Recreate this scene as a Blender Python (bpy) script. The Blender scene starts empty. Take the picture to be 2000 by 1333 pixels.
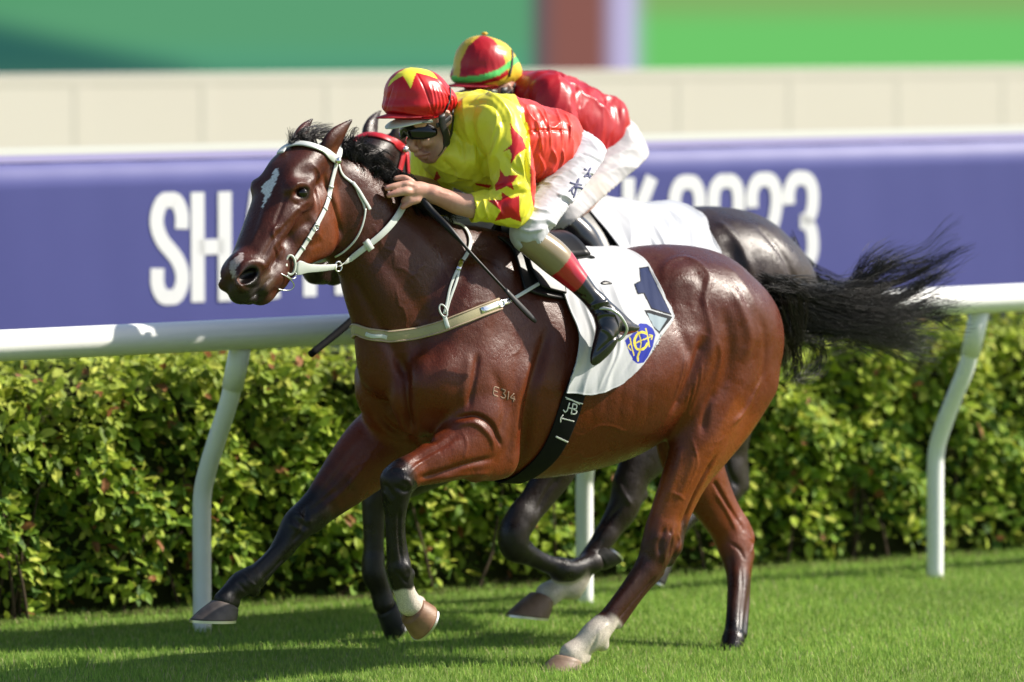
import bpy, math, random, os
import numpy as np
from mathutils import Vector, Matrix
from mathutils.bvhtree import BVHTree
import openvdb

rng = np.random.default_rng(7)
random.seed(7)
scene = bpy.context.scene
COL = scene.collection

# ------------------------------------------------------------------ camera
W0, H0 = 2000.0, 1333.0
FPX = 11000.0                      # focal length in pixels of a 2000 px wide frame
CAM_H = 2.35
PITCH = math.atan((H0 / 2 + 20) / FPX)
cam_data = bpy.data.cameras.new('camera')
cam = bpy.data.objects.new('camera', cam_data)
COL.objects.link(cam)
scene.camera = cam
cam.location = (0, 0, CAM_H)
cam.rotation_euler = (math.pi / 2 - PITCH, 0, 0)
cam_data.sensor_width = 36.0
cam_data.lens = FPX / W0 * 36.0
cam_data.clip_start = 0.5
cam_data.clip_end = 2000
cam_data.dof.use_dof = True
cam_data.dof.focus_distance = 18.9
cam_data.dof.aperture_fstop = 2.0

# ------------------------------------------------------------------ world and sun
SUN_EL = math.radians(39)
SUN_AZ = math.radians(9)          # 0 = straight from the right (+X), positive = from beyond the track
S = Vector((math.cos(SUN_EL) * math.cos(SUN_AZ), math.cos(SUN_EL) * math.sin(SUN_AZ), math.sin(SUN_EL)))
world = bpy.data.worlds.new('World')
scene.world = world
world.use_nodes = True
wn = world.node_tree.nodes
bg = wn['Background']
sky = wn.new('ShaderNodeTexSky')
sky.sky_type = 'NISHITA'
sky.sun_disc = False
sky.sun_elevation = SUN_EL
sky.sun_rotation = math.atan2(S.x, S.y)
sky.air_density = 1.0
sky.dust_density = 1.5
world.node_tree.links.new(sky.outputs[0], bg.inputs[0])
bg.inputs[1].default_value = 0.10
sun_data = bpy.data.lights.new('sun', 'SUN')
sun_data.energy = 5.0
sun_data.angle = math.radians(0.6)
sun_data.color = (1.0, 0.93, 0.82)
sun = bpy.data.objects.new('sun', sun_data)
COL.objects.link(sun)
sun.rotation_euler = S.to_track_quat('Z', 'Y').to_euler()
sun.location = (12, -2, 9)
scene.view_settings.view_transform = 'Standard'
scene.view_settings.look = 'None'
scene.view_settings.exposure = 0.75
scene.view_settings.gamma = 1.0

# ------------------------------------------------------------------ frames and pixel rays
FWD = np.array([0, math.cos(PITCH), -math.sin(PITCH)])
UP = np.array([0, math.sin(PITCH), math.cos(PITCH)])
CAMP = np.array([0, 0, CAM_H])
def ray(u, v):
    d = np.array([1.0, 0, 0]) * (u - W0 / 2) / FPX + FWD - UP * (v - H0 / 2) / FPX
    return d / np.linalg.norm(d)
def proj(P):
    """world points (n,3) -> pixel (n,2) of the 2000 px frame"""
    Q = np.asarray(P) - CAMP
    z = Q @ FWD
    return np.stack([W0 / 2 + FPX * Q[..., 0] / z, H0 / 2 - FPX * (Q @ UP) / z], -1)
def ground(u, v, z=0.0):
    d = ray(u, v)
    return CAMP + d * ((z - CAM_H) / d[2])

TH = math.radians(38)              # the track runs 38 degrees off the picture plane
EX = np.array([math.cos(TH), math.sin(TH), 0])     # backwards along the horse
EY = np.array([-math.sin(TH), math.cos(TH), 0])    # away from the camera, across the horse
EZ = np.array([0, 0, 1.0])

class Frame:
    """a horse's own axes: x backwards, y away from the camera, z up"""
    def __init__(s, O, yaw=0.0):
        s.O = np.array(O, float)
        s.yaw = yaw; a = TH + yaw
        s.EY = np.array([-math.sin(a), math.cos(a), 0])
        s.R = np.stack([np.array([math.cos(a), math.sin(a), 0]), s.EY, EZ], 0)
    def w(s, p):                    # local -> world
        return np.asarray(p) @ s.R + s.O
    def l(s, P):                    # world -> local
        return (np.asarray(P) - s.O) @ s.R.T
    def hp(s, u, v, w=0.0):         # pixel on the plane w metres to the near side of the midline
        d = ray(u, v)
        t = (-w - (CAMP - s.O) @ s.EY) / (d @ s.EY)
        return s.l(CAMP + d * t)
    def sc(s, p):                   # metres per pixel at a local point
        return ((s.w(p) - CAMP) @ FWD) / FPX

G0 = ground(1095, 1308)
FR = Frame(G0 - 0.12 * (-EY))       # main horse
# ------------------------------------------------------------------ signed distance sculpting
class Field:
    def __init__(s, fr, lo, hi, h):
        s.fr, s.lo, s.h = fr, np.array(lo, float), h
        s.n = np.ceil((np.array(hi) - s.lo) / h).astype(int) + 1
        s.f = np.full(s.n, 0.2, np.float32)
    def region(s, lo, hi):
        a = np.clip(np.floor((np.array(lo) - s.lo) / s.h).astype(int), 0, s.n)
        b = np.clip(np.ceil((np.array(hi) - s.lo) / s.h).astype(int) + 1, 0, s.n)
        ax = [(s.lo[i] + s.h * np.arange(a[i], b[i])).astype(np.float32) for i in range(3)]
        return tuple(slice(a[i], b[i]) for i in range(3)), ax[0][:, None, None], ax[1][None, :, None], ax[2][None, None, :]
    def put(s, sl, d, k, op='u'):
        f = s.f[sl]
        if f.size == 0: return
        if op == 'u':
            h = np.maximum(k - np.abs(f - d), 0) / k
            s.f[sl] = np.minimum(f, d) - h * h * k * 0.25
        else:                       # carve
            d = -d
            h = np.maximum(k - np.abs(f - d), 0) / k
            s.f[sl] = np.maximum(f, d) + h * h * k * 0.25
    def use(s, fr=None, src=None): s.sub = fr; s.src = src      # further points are given in this turned frame
    sub = None
    def loc(s, C, R):
        """grid slice around a sphere given in the current frame, with coordinates in that frame"""
        fr = s.sub or s.fr
        if s.sub is None:
            sl, X, Y, Z = s.region(C - R, C + R); return sl, X, Y, Z
        c0 = s.fr.l(fr.w(C))
        sl, X, Y, Z = s.region(c0 - R, c0 + R)
        A = fr.R @ s.fr.R.T; o = (s.fr.O - fr.O) @ fr.R.T
        Xn = (A[0, 0] * X + A[0, 1] * Y + o[0]).astype(np.float32)
        Yn = (A[1, 0] * X + A[1, 1] * Y + o[1]).astype(np.float32)
        return sl, Xn, Yn, Z + np.float32(o[2])
    def capd(s, a, b, ra, rb, sq, X, Y, Z):
        ay, by = a[1] / sq, b[1] / sq
        d = b - a; dy = (by - ay)
        L2 = d[0] ** 2 + dy ** 2 + d[2] ** 2 + 1e-9
        Yq = Y / np.float32(sq)
        t = np.clip(((X - a[0]) * d[0] + (Yq - ay) * dy + (Z - a[2]) * d[2]) / L2, 0, 1).astype(np.float32)
        q = np.sqrt((X - a[0] - t * d[0]) ** 2 + (Yq - ay - t * dy) ** 2 + (Z - a[2] - t * d[2]) ** 2)
        dd = q - (ra + t * (rb - ra))
        if sq < 1: dd = dd * (1 - (1 - sq) * (((Yq - ay - t * dy) / (q + 1e-6)) ** 2))
        return dd.astype(np.float32)
    def cap(s, a, b, ra, rb, k=0.02, sq=1.0, op='u'):
        s.caps([a, b], [ra, rb], k, sq, op)
    def caps(s, P, R, k=0.02, sq=1.0, op='u'):
        """one smooth limb through the points: a single blend into the field"""
        P = np.array(P, float); R = np.array(R, float)
        if len(P) > 2:
            Q = smooth_line(np.concatenate([P, R[:, None]], 1), (len(P) - 1) * 7 + 1)
            P, R = Q[:, :3], np.maximum(Q[:, 3], R.min() * .8)
        C = (P.min(0) + P.max(0)) / 2
        # whole-limb box, then hard minimum over its segments
        fr = s.sub or s.fr
        G = s.fr.l(fr.w(P)); m = R.max() + k + .02
        lo, hi = G.min(0) - m, G.max(0) + m
        sl, _, _, _ = s.region(lo, hi)
        tmp = np.full([q.stop - q.start for q in sl], 0.2, np.float32)
        off = [q.start for q in sl]
        for i in range(len(P) - 1):
            rr = max(R[i], R[i + 1]) + k + .02 + np.linalg.norm(P[i + 1] - P[i]) / 2
            s2, X, Y, Z = s.loc((P[i] + P[i + 1]) / 2, rr)
            t2 = tuple(slice(max(q.start - o, 0), max(q.stop - o, 0)) for q, o in zip(s2, off))
            # clip to the limb box
            lo_ = [max(o - q.start, 0) for q, o in zip(s2, off)]
            hi_ = [max(q.stop - sl[j].stop, 0) for j, q in enumerate(s2)]
            d = s.capd(P[i], P[i + 1], R[i], R[i + 1], sq, X, Y, Z)
            d = d[lo_[0]:d.shape[0] - hi_[0], lo_[1]:d.shape[1] - hi_[1], lo_[2]:d.shape[2] - hi_[2]]
            if d.size == 0: continue
            t2 = tuple(slice(q.start + l - o, q.start + l - o + n) for q, l, o, n in zip(s2, lo_, off, d.shape))
            tmp[t2] = np.minimum(tmp[t2], d)
        s.put(sl, tmp, k, op)
    def ell(s, c, r, k=0.02, rot=None, op='u'):
        """ellipsoid; rot = 3x3 rows are its axes in local space"""
        c, r = np.array(c, float), np.array(r, float)
        R = r.max() + k + 0.02
        sl, X, Y, Z = s.loc(c, R)
        x, y, z = X - c[0], Y - c[1], Z - c[2]
        if rot is not None:
            x, y, z = [rot[i][0] * x + rot[i][1] * y + rot[i][2] * z for i in range(3)]
        k0 = np.sqrt((x / r[0]) ** 2 + (y / r[1]) ** 2 + (z / r[2]) ** 2)
        k1 = np.sqrt((x / r[0] ** 2) ** 2 + (y / r[1] ** 2) ** 2 + (z / r[2] ** 2) ** 2) + 1e-6
        s.put(sl, (k0 * (k0 - 1) / k1).astype(np.float32), k, op)
    mirror = False
    src = None                        # frame in which pixels are read (default: the frame the shape stands in)
    off = (0, 0)
    amap = None
    def P(s, u, v, w):
        fr = s.src or s.sub or s.fr
        u, v = u + s.off[0], v + s.off[1]
        if s.amap is not None: u, v = s.amap(u, v)
        if s.mirror:
            p = fr.hp(u, v, -w); p[1] = -p[1]; return p
        return fr.hp(u, v, w)
    def chain(s, pts, k=0.02, sq=1.0, kk=None, op='u', rs=1.0):
        """pts: (u, v, w, radius in pixels)"""
        P = [s.P(u, v, w) for u, v, w, r in pts]
        R = [p[3] * (s.src or s.sub or s.fr).sc(q) * rs for p, q in zip(pts, P)]
        s.caps(P, R, k, sq, op)
    def ball(s, u, v, w, r, k=0.02, sq=1.0, op='u'):
        p = s.P(u, v, w); r *= (s.src or s.sub or s.fr).sc(p)
        s.ell(p, (r, r * sq, r), k, None, op)
    def pell(s, u, v, w, ru, rv, rw, ang=0, k=0.03, op='u'):
        """ellipsoid given in picture pixels (ru, rv; tilt ang degrees, anticlockwise on the picture) and lateral metres rw"""
        p = s.P(u, v, w); fr = s.src or s.sub or s.fr; m = fr.sc(p)
        cy = math.cos(TH + fr.yaw)
        c, sn = math.cos(math.radians(ang)), math.sin(math.radians(ang))
        rot = np.array([[c, 0, sn], [0, 1, 0], [-sn, 0, c]])
        s.ell(p, (ru * m / (cy + (1 - cy) * sn * sn), rw, rv * m), k, rot, op)
    def mesh(s, smooth=0):
        g = openvdb.FloatGrid(0.2)
        g.copyFromArray(s.f)
        v, q = g.convertToQuads(isovalue=0.0)[:2]
        v = np.asarray(v, np.float64) * s.h + s.lo
        q = np.asarray(q, np.int64)[:, ::-1]
        M = SMesh(s.fr, v, q)
        if M.vol() < 0: M.q = M.q[:, ::-1]
        M.biggest()
        for _ in range(smooth): M.relax(0.5)
        return M

def seg_dist(P, pts):
    """distance of points to a 3D polyline and the parameter 0..1 along it"""
    best = np.full(len(P), 1e9); par = np.zeros(len(P))
    L = np.linalg.norm(np.diff(pts, axis=0), axis=1); T = max(L.sum(), 1e-9); acc = 0
    for i in range(len(pts) - 1):
        a, d = pts[i], pts[i + 1] - pts[i]
        t = np.clip(((P - a) @ d) / (d @ d + 1e-12), 0, 1)
        q = np.linalg.norm(P - a - t[:, None] * d, axis=1)
        m = q < best
        best[m] = q[m]; par[m] = (acc + t[m] * L[i]) / T
        acc += L[i]
    return best, par

def smooth_line(pts, n):
    """Catmull-Rom through the points, n samples"""
    P = np.asarray(pts, float)
    if len(P) < 3:
        t = np.linspace(0, 1, n)[:, None]
        return P[0] * (1 - t) + P[-1] * t
    P = np.vstack([2 * P[0] - P[1], P, 2 * P[-1] - P[-2]])
    m = len(P) - 3
    out = []
    for s_ in np.linspace(0, m - 1e-6, n):
        i = int(s_); t = s_ - i
        a, b, c, d = P[i:i + 4]
        out.append(0.5 * ((2 * b) + (c - a) * t + (2 * a - 5 * b + 4 * c - d) * t * t + (3 * b - a - 3 * c + d) * t ** 3))
    return np.array(out)

def vnoise(P, seed=0):
    """smooth value noise 0..1 at points (n,3)"""
    P = np.asarray(P); i = np.floor(P).astype(np.int64); f = P - i; f = f * f * (3 - 2 * f)
    def h(a, b, c):
        x = (a * 374761393 + b * 668265263 + c * 2147483647 + seed * 974634777) & 0xffffffff
        x = ((x ^ (x >> 13)) * 1274126177) & 0xffffffff
        return ((x ^ (x >> 16)) & 0xffff) / 65535.0
    r = 0
    for a in (0, 1):
        for b in (0, 1):
            for c in (0, 1):
                w = (f[:, 0] if a else 1 - f[:, 0]) * (f[:, 1] if b else 1 - f[:, 1]) * (f[:, 2] if c else 1 - f[:, 2])
                r = r + w * h(i[:, 0] + a, i[:, 1] + b, i[:, 2] + c)
    return r

def in_poly(uv, poly):
    x, y = uv[:, 0], uv[:, 1]
    inside = np.zeros(len(uv), bool)
    n = len(poly)
    for i in range(n):
        x1, y1 = poly[i]; x2, y2 = poly[(i + 1) % n]
        c = ((y1 > y) != (y2 > y)) & (x < (x2 - x1) * (y - y1) / ((y2 - y1) + 1e-12) + x1)
        inside ^= c
    return inside

class SMesh:
    """a mesh in numpy arrays that can be sculpted and painted, then linked as an object"""
    def __init__(s, fr, v, q):
        s.fr, s.v, s.q = fr, v, q
        s.col = None
    def vol(s):
        a = s.v[s.q]
        return (np.einsum('ij,ij->i', a[:, 0], np.cross(a[:, 1], a[:, 2])) + np.einsum('ij,ij->i', a[:, 0], np.cross(a[:, 2], a[:, 3]))).sum()
    def biggest(s):
        """drop small loose islands"""
        n = len(s.v); lab = np.arange(n)
        for _ in range(400):
            m = lab[s.q].min(1)
            new = lab.copy()
            for j in range(4): np.minimum.at(new, s.q[:, j], m)
            new = new[new]
            if (new == lab).all(): break
            lab = new
        c = np.bincount(lab, minlength=n)
        keep = c[lab] > 150
        idx = np.cumsum(keep) - 1
        fk = keep[s.q].all(1)
        s.v = s.v[keep]; s.q = idx[s.q[fk]]
    def edges(s):
        e = np.vstack([s.q[:, [0, 1]], s.q[:, [1, 2]], s.q[:, [2, 3]], s.q[:, [3, 0]]])
        return e
    def relax(s, f):
        e = s.edges(); n = len(s.v)
        acc = np.zeros((n, 3)); c = np.bincount(e.ravel(), minlength=n)
        for k in range(3):
            acc[:, k] = np.bincount(e[:, 0], s.v[e[:, 1], k], n) + np.bincount(e[:, 1], s.v[e[:, 0], k], n)
        s.v = s.v * (1 - f) + f * acc / np.maximum(c, 1)[:, None]
    def normals(s):
        a = s.v[s.q]
        fn = np.cross(a[:, 2] - a[:, 0], a[:, 3] - a[:, 1])
        n = np.zeros_like(s.v)
        for k in range(3):
            n[:, k] = sum(np.bincount(s.q[:, j], fn[:, k], len(s.v)) for j in range(4))
        return n / (np.linalg.norm(n, axis=1)[:, None] + 1e-12)
    def bvh(s):
        s._b = BVHTree.FromPolygons(s.fr.w(s.v).tolist(), s.q.tolist())
        return s._b
    def hit(s, u, v):
        """first surface point seen through a pixel: local point, local normal (or None)"""
        p, n, i, d = s._b.ray_cast(Vector(CAMP), Vector(ray(u, v)))
        if p is None: return None
        return s.fr.l(np.array(p)), np.array(n) @ s.fr.R.T
    def line(s, pts, n=0):
        """pixel polyline -> local surface points and normals"""
        P = np.array([p[:2] for p in pts], float)
        if n: P = smooth_line(P, n)
        o, nn = [], []
        for u, v in P:
            h = s.hit(u, v)
            if h is not None: o.append(h[0]); nn.append(h[1])
        return np.array(o), np.array(nn)
    def stroke(s, pts, wid, hgt, n=0, side=None, taper=True):
        """raise (hgt>0) or sink a soft line; pts are pixels; wid, hgt in metres. side: 'mirror' also does the far side"""
        n = n or max(4, len(pts) * 4)
        o, _ = s.line(pts, n)
        if len(o) < 2: return
        s.stroke3(o, wid, hgt, taper)
        if side: s.stroke3(o * np.array([1, -1, 1]), wid, hgt, taper)
    def stroke3(s, o, wid, hgt, taper=True):
        lo, hi = o.min(0) - wid * 2.6, o.max(0) + wid * 2.6
        m = np.where(((s.v > lo) & (s.v < hi)).all(1))[0]
        if len(m) == 0: return
        d, t = seg_dist(s.v[m], o)
        g = np.exp(-(d / wid) ** 2)
        if taper: g *= np.clip(np.minimum(t, 1 - t) * 5 + 0.15, 0, 1)
        if not hasattr(s, 'N') or len(s.N) != len(s.v): s.N = s.normals()
        s.v[m] += s.N[m] * (g * hgt)[:, None]
    def folds(s, amp, wave, axis, stretch=4.0, warp=.6, seed=0, mask=None, sharp=1.0):
        """cloth folds: ridged noise of the given wavelength, drawn out along axis (local vector)"""
        a = np.array(axis, float); a /= np.linalg.norm(a)
        N = s.normals(); V = s.v
        al = V @ a
        Q = V - al[:, None] * a + (al / stretch)[:, None] * a
        w = np.stack([vnoise(V / (wave * 2.5), seed + k) - .5 for k in range(3)], 1)
        Q = Q / wave + w * warp * 2
        n = vnoise(Q, seed + 9)
        r = 1 - np.abs(2 * n - 1)
        r = r ** (1 + sharp)
        n2 = vnoise(Q * 2.1 + 7, seed + 5); r2 = 1 - np.abs(2 * n2 - 1)
        d = amp * (r - .35 + .35 * (r2 - .5))
        if mask is not None: d = d * mask
        s.v = V + N * d[:, None]
    def wpos(s): return s.fr.w(s.v)
    def uv(s):
        return proj(s.wpos())
    def facing(s):
        n = s.normals() @ s.fr.R
        return -((s.wpos() - CAMP) * n).sum(1) > 0
    def fill(s, c):
        s.col = np.tile(np.array([*c, 1.0], np.float32), (len(s.v), 1))
    def mix(s, c, a):
        a = np.clip(a, 0, 1)[:, None]
        s.col[:, :3] = s.col[:, :3] * (1 - a) + np.array(c) * a
    def paint(s, poly, c, side=True, a=1.0):
        m = in_poly(s.uv(), poly)
        if side: m &= s.facing()
        s.col[m, :3] = s.col[m, :3] * (1 - a) + np.array(c) * a
    def obj(s, name, mat, parent=None, root=None):
        """link as a mesh object; root = world position of its origin"""
        O = wloc(parent) if parent is not None else np.array(root if root is not None else (0, 0, 0), float)
        me = mesh_np(name, s.wpos() - O, s.q)
        if s.col is not None:
            at = me.color_attributes.new('Col', 'FLOAT_COLOR', 'POINT')
            at.data.foreach_set('color', s.col.astype(np.float32).ravel())
        me.materials.append(mat)
        return link(name, me, parent, O)

def mesh_np(name, v, faces, smooth=True):
    """faces: (n,k) int array"""
    me = bpy.data.meshes.new(name)
    v = np.asarray(v, np.float32); f = np.asarray(faces, np.int32)
    n, k = f.shape
    me.vertices.add(len(v)); me.vertices.foreach_set('co', v.ravel())
    me.loops.add(n * k); me.loops.foreach_set('vertex_index', f.ravel())
    me.polygons.add(n)
    me.polygons.foreach_set('loop_start', np.arange(n, dtype=np.int32) * k)
    me.polygons.foreach_set('loop_total', np.full(n, k, np.int32))
    me.polygons.foreach_set('use_smooth', np.full(n, smooth, bool))
    me.update(calc_edges=True)
    return me

def link(name, me, parent=None, loc=(0, 0, 0)):
    o = bpy.data.objects.new(name, me)
    COL.objects.link(o)
    if parent is not None:
        o.parent = parent
        o.location = (0, 0, 0)
    else:
        o.location = loc
    return o
def wloc(o):
    p = np.zeros(3)
    while o is not None:
        p = p + np.array(o.location); o = o.parent
    return p
def empty(name, loc, label, cat, group=None):
    o = bpy.data.objects.new(name, None)
    COL.objects.link(o); o.location = loc
    o.empty_display_size = 0.1
    return tag(o, label, cat, group)
def tag(o, label=None, cat=None, group=None, kind=None):
    if label: o['label'] = label
    if cat: o['category'] = cat
    if group: o['group'] = group
    if kind: o['kind'] = kind
    return o

# ------------------------------------------------------------------ loose mesh builder (world space)
class MB:
    def __init__(s): s.v, s.f, s.flat = [], [], False
    def quadgrid(s, P, close_u=False, close_v=False):
        """P: (n,m,3)"""
        n, m = P.shape[:2]; b = len(s.v)
        s.v += P.reshape(-1, 3).tolist()
        for i in range(n if close_u else n - 1):
            for j in range(m if close_v else m - 1):
                i2, j2 = (i + 1) % n, (j + 1) % m
                s.f.append((b + i * m + j, b + i2 * m + j, b + i2 * m + j2, b + i * m + j2))
    def tube(s, pts, r, sides=10, caps=True, flat=None):
        """pts (n,3), r scalar or list; flat=(normal list, thickness ratio) makes a flattened strap"""
        P = np.asarray(pts, float); n = len(P)
        R = np.full(n, r) if np.isscalar(r) else np.asarray(r, float)
        T = np.gradient(P, axis=0); T /= np.linalg.norm(T, axis=1)[:, None] + 1e-12
        ref = np.array([0, 0, 1.0]) if abs(T[0][2]) < 0.9 else np.array([0, 1.0, 0])
        rings = []
        for i in range(n):
            a = np.cross(T[i], ref); a /= np.linalg.norm(a) + 1e-12
            b = np.cross(T[i], a)
            ref = -b if False else np.cross(a, T[i])
            th = np.arange(sides) * 2 * math.pi / sides
            rings.append(P[i] + R[i] * (np.cos(th)[:, None] * a + np.sin(th)[:, None] * b))
        base = len(s.v)
        s.quadgrid(np.array(rings), close_v=True)
        if caps:
            for e, k in ((0, 0), (n - 1, 1)):
                c = len(s.v); s.v.append(P[e].tolist())
                for j in range(sides):
                    q = (base + e * sides + j, base + e * sides + (j + 1) % sides)
                    s.f.append((c, q[0], q[1]) if not k else (c, q[1], q[0]))
    def ribbon(s, pts, nrm, wid, th, wdir=None):
        """flat strap of width wid and thickness th lying on normals nrm, solid"""
        P = np.asarray(pts, float); N = np.asarray(nrm, float)
        T = np.gradient(P, axis=0)
        Sd = np.cross(T, N); Sd /= np.linalg.norm(Sd, axis=1)[:, None] + 1e-12
        Wd = (np.full(len(P), wid) if np.isscalar(wid) else np.asarray(wid))[:, None] / 2
        e = 0.25 * th
        prof = [(-1, 0), (-1, .85), (-.93, 1), (0, 1.02), (.93, 1), (1, .85), (1, 0)]
        G = np.stack([P + Sd * Wd * a + N * th * b for a, b in prof], 1)
        s.quadgrid(G, close_v=True)
        b = len(s.v) - G.shape[0] * G.shape[1]; m = G.shape[1]; n = G.shape[0]
        s.f.append(tuple(b + j for j in range(m)))
        s.f.append(tuple(b + (n - 1) * m + j for j in range(m))[::-1])
    def box(s, c, half, ax=None, bev=0.0):
        c = np.array(c, float); A = np.eye(3) if ax is None else np.asarray(ax, float)
        b = len(s.v); s.flat = True
        for x in (-1, 1):
            for y in (-1, 1):
                for z in (-1, 1):
                    s.v.append((c + A[0] * half[0] * x + A[1] * half[1] * y + A[2] * half[2] * z).tolist())
        for q in ((0, 1, 3, 2), (4, 6, 7, 5), (0, 4, 5, 1), (2, 3, 7, 6), (0, 2, 6, 4), (1, 5, 7, 3)):
            s.f.append(tuple(b + i for i in q))
    def sphere(s, c, r, nu=14, nv=9, ax=None):
        c = np.array(c, float); r = np.full(3, r) if np.isscalar(r) else np.array(r, float)
        A = np.eye(3) if ax is None else np.asarray(ax, float)
        G = []
        for j in range(nv + 1):
            ph = math.pi * j / nv
            G.append([(c + A.T @ (r * np.array([math.sin(ph) * math.cos(t), math.sin(ph) * math.sin(t), math.cos(ph)]))) for t in np.arange(nu) * 2 * math.pi / nu])
        s.quadgrid(np.array(G), close_v=True)
    def build(s, name, mat, parent=None, loc=None, smooth=True):
        me = bpy.data.meshes.new(name)
        O = wloc(parent) if parent is not None else np.array(loc if loc is not None else (0, 0, 0), float)
        V = np.asarray(s.v, float) - O
        me.from_pydata(V.tolist(), [], s.f)
        if smooth and not s.flat: me.polygons.foreach_set('use_smooth', np.ones(len(me.polygons), bool))
        me.materials.append(mat)
        o = bpy.data.objects.new(name, me)
        COL.objects.link(o)
        if parent is not None: o.parent = parent
        else: o.location = O
        return o

# ------------------------------------------------------------------ materials
def mat(name, col=(0.5, 0.5, 0.5), rough=0.5, spec=0.5, metal=0.0, attr=False, noise=None, bump=None, sheen=0.0, coat=0.0, coat_r=0.1, emit=None, trans=0.0, aniso=0.0):
    """noise=(scale, amount, darker colour); bump=(scale, strength, distance)"""
    m = bpy.data.materials.new(name); m.use_nodes = True
    nt = m.node_tree; b = nt.nodes['Principled BSDF']; L = nt.links.new
    b.inputs['Base Color'].default_value = (*col, 1)
    b.inputs['Roughness'].default_value = rough
    b.inputs['Specular IOR Level'].default_value = spec
    b.inputs['Metallic'].default_value = metal
    b.inputs['Sheen Weight'].default_value = sheen
    b.inputs['Coat Weight'].default_value = coat
    b.inputs['Coat Roughness'].default_value = coat_r
    src = None
    tc = nt.nodes.new('ShaderNodeTexCoord')
    if attr:
        a = nt.nodes.new('ShaderNodeAttribute'); a.attribute_name = 'Col'; src = a.outputs['Color']
    if noise:
        n = nt.nodes.new('ShaderNodeTexNoise'); n.inputs['Scale'].default_value = noise[0]; n.inputs['Detail'].default_value = 6
        L(tc.outputs['Object'], n.inputs['Vector'])
        r = nt.nodes.new('ShaderNodeMapRange'); r.inputs[1].default_value = 0.35; r.inputs[2].default_value = 0.65
        r.inputs[3].default_value = 0; r.inputs[4].default_value = noise[1]
        L(n.outputs[0], r.inputs[0])
        x = nt.nodes.new('ShaderNodeMix'); x.data_type = 'RGBA'
        if len(noise) > 3: x.blend_type = noise[3]
        L(r.outputs[0], x.inputs[0])
        if src: L(src, x.inputs[6])
        else: x.inputs[6].default_value = (*col, 1)
        x.inputs[7].default_value = (*noise[2], 1)
        src = x.outputs[2]
    if src: L(src, b.inputs['Base Color'])
    if bump:
        prev = None
        for bb in (bump if isinstance(bump, list) else [bump]):
            n = nt.nodes.new('ShaderNodeTexNoise'); n.inputs['Scale'].default_value = bb[0]; n.inputs['Detail'].default_value = 4
            if len(bb) > 3:
                mp = nt.nodes.new('ShaderNodeMapping'); mp.inputs['Scale'].default_value = bb[3]
                mp.inputs['Rotation'].default_value = (0, 0, -TH) if len(bb) < 5 else bb[4]
                L(tc.outputs['Object'], mp.inputs[0]); L(mp.outputs[0], n.inputs['Vector'])
            else: L(tc.outputs['Object'], n.inputs['Vector'])
            q = nt.nodes.new('ShaderNodeBump'); q.inputs['Strength'].default_value = bb[1]; q.inputs['Distance'].default_value = bb[2]
            L(n.outputs[0], q.inputs['Height'])
            if prev: L(prev, q.inputs['Normal'])
            prev = q.outputs[0]
        L(prev, b.inputs['Normal'])
    if emit:
        b.inputs['Emission Color'].default_value = (*emit[0], 1); b.inputs['Emission Strength'].default_value = emit[1]
    return m
DRAFT = os.environ.get('DRAFT') == '1'
# ================================================================== SETTING
def nodes_mix(nt, fac, a, b, blend='MIX'):
    x = nt.nodes.new('ShaderNodeMix'); x.data_type = 'RGBA'; x.blend_type = blend
    for s_, val in ((0, fac), (6, a), (7, b)):
        if hasattr(val, 'is_linked') or hasattr(val, 'links'): nt.links.new(val, x.inputs[s_])
        else: x.inputs[s_].default_value = val if s_ == 0 else (*val, 1)
    return x.outputs[2]

# point of the rail line (posts' feet) and helper: along the rail s metres from post A, w towards the track
PA = ground(395, 1233)
PB = ground(1826, 1129)
HX, HY = EX, EY
EX = (PB - PA) / np.linalg.norm(PB - PA); EY = np.array([-EX[1], EX[0], 0])      # the rail's own line; given back below
def rp(s_, w=0.0, z=0.0): return PA + EX * s_ - EY * w + EZ * z

# ---- turf
m_turf = mat('turf', (0.15, 0.22, 0.05), rough=0.9, spec=0.1, noise=(3.0, 0.8, (0.11, 0.17, 0.04)), bump=(60, 0.6, 0.02))
mb = MB()
mb.v = [(-600, -60, 0), (600, -60, 0), (600, 900, 0), (-600, 900, 0)]; mb.f = [(0, 1, 2, 3)]
gr = mb.build('ground', m_turf, loc=(0, 20, 0)); tag(gr, kind='structure')

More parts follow.
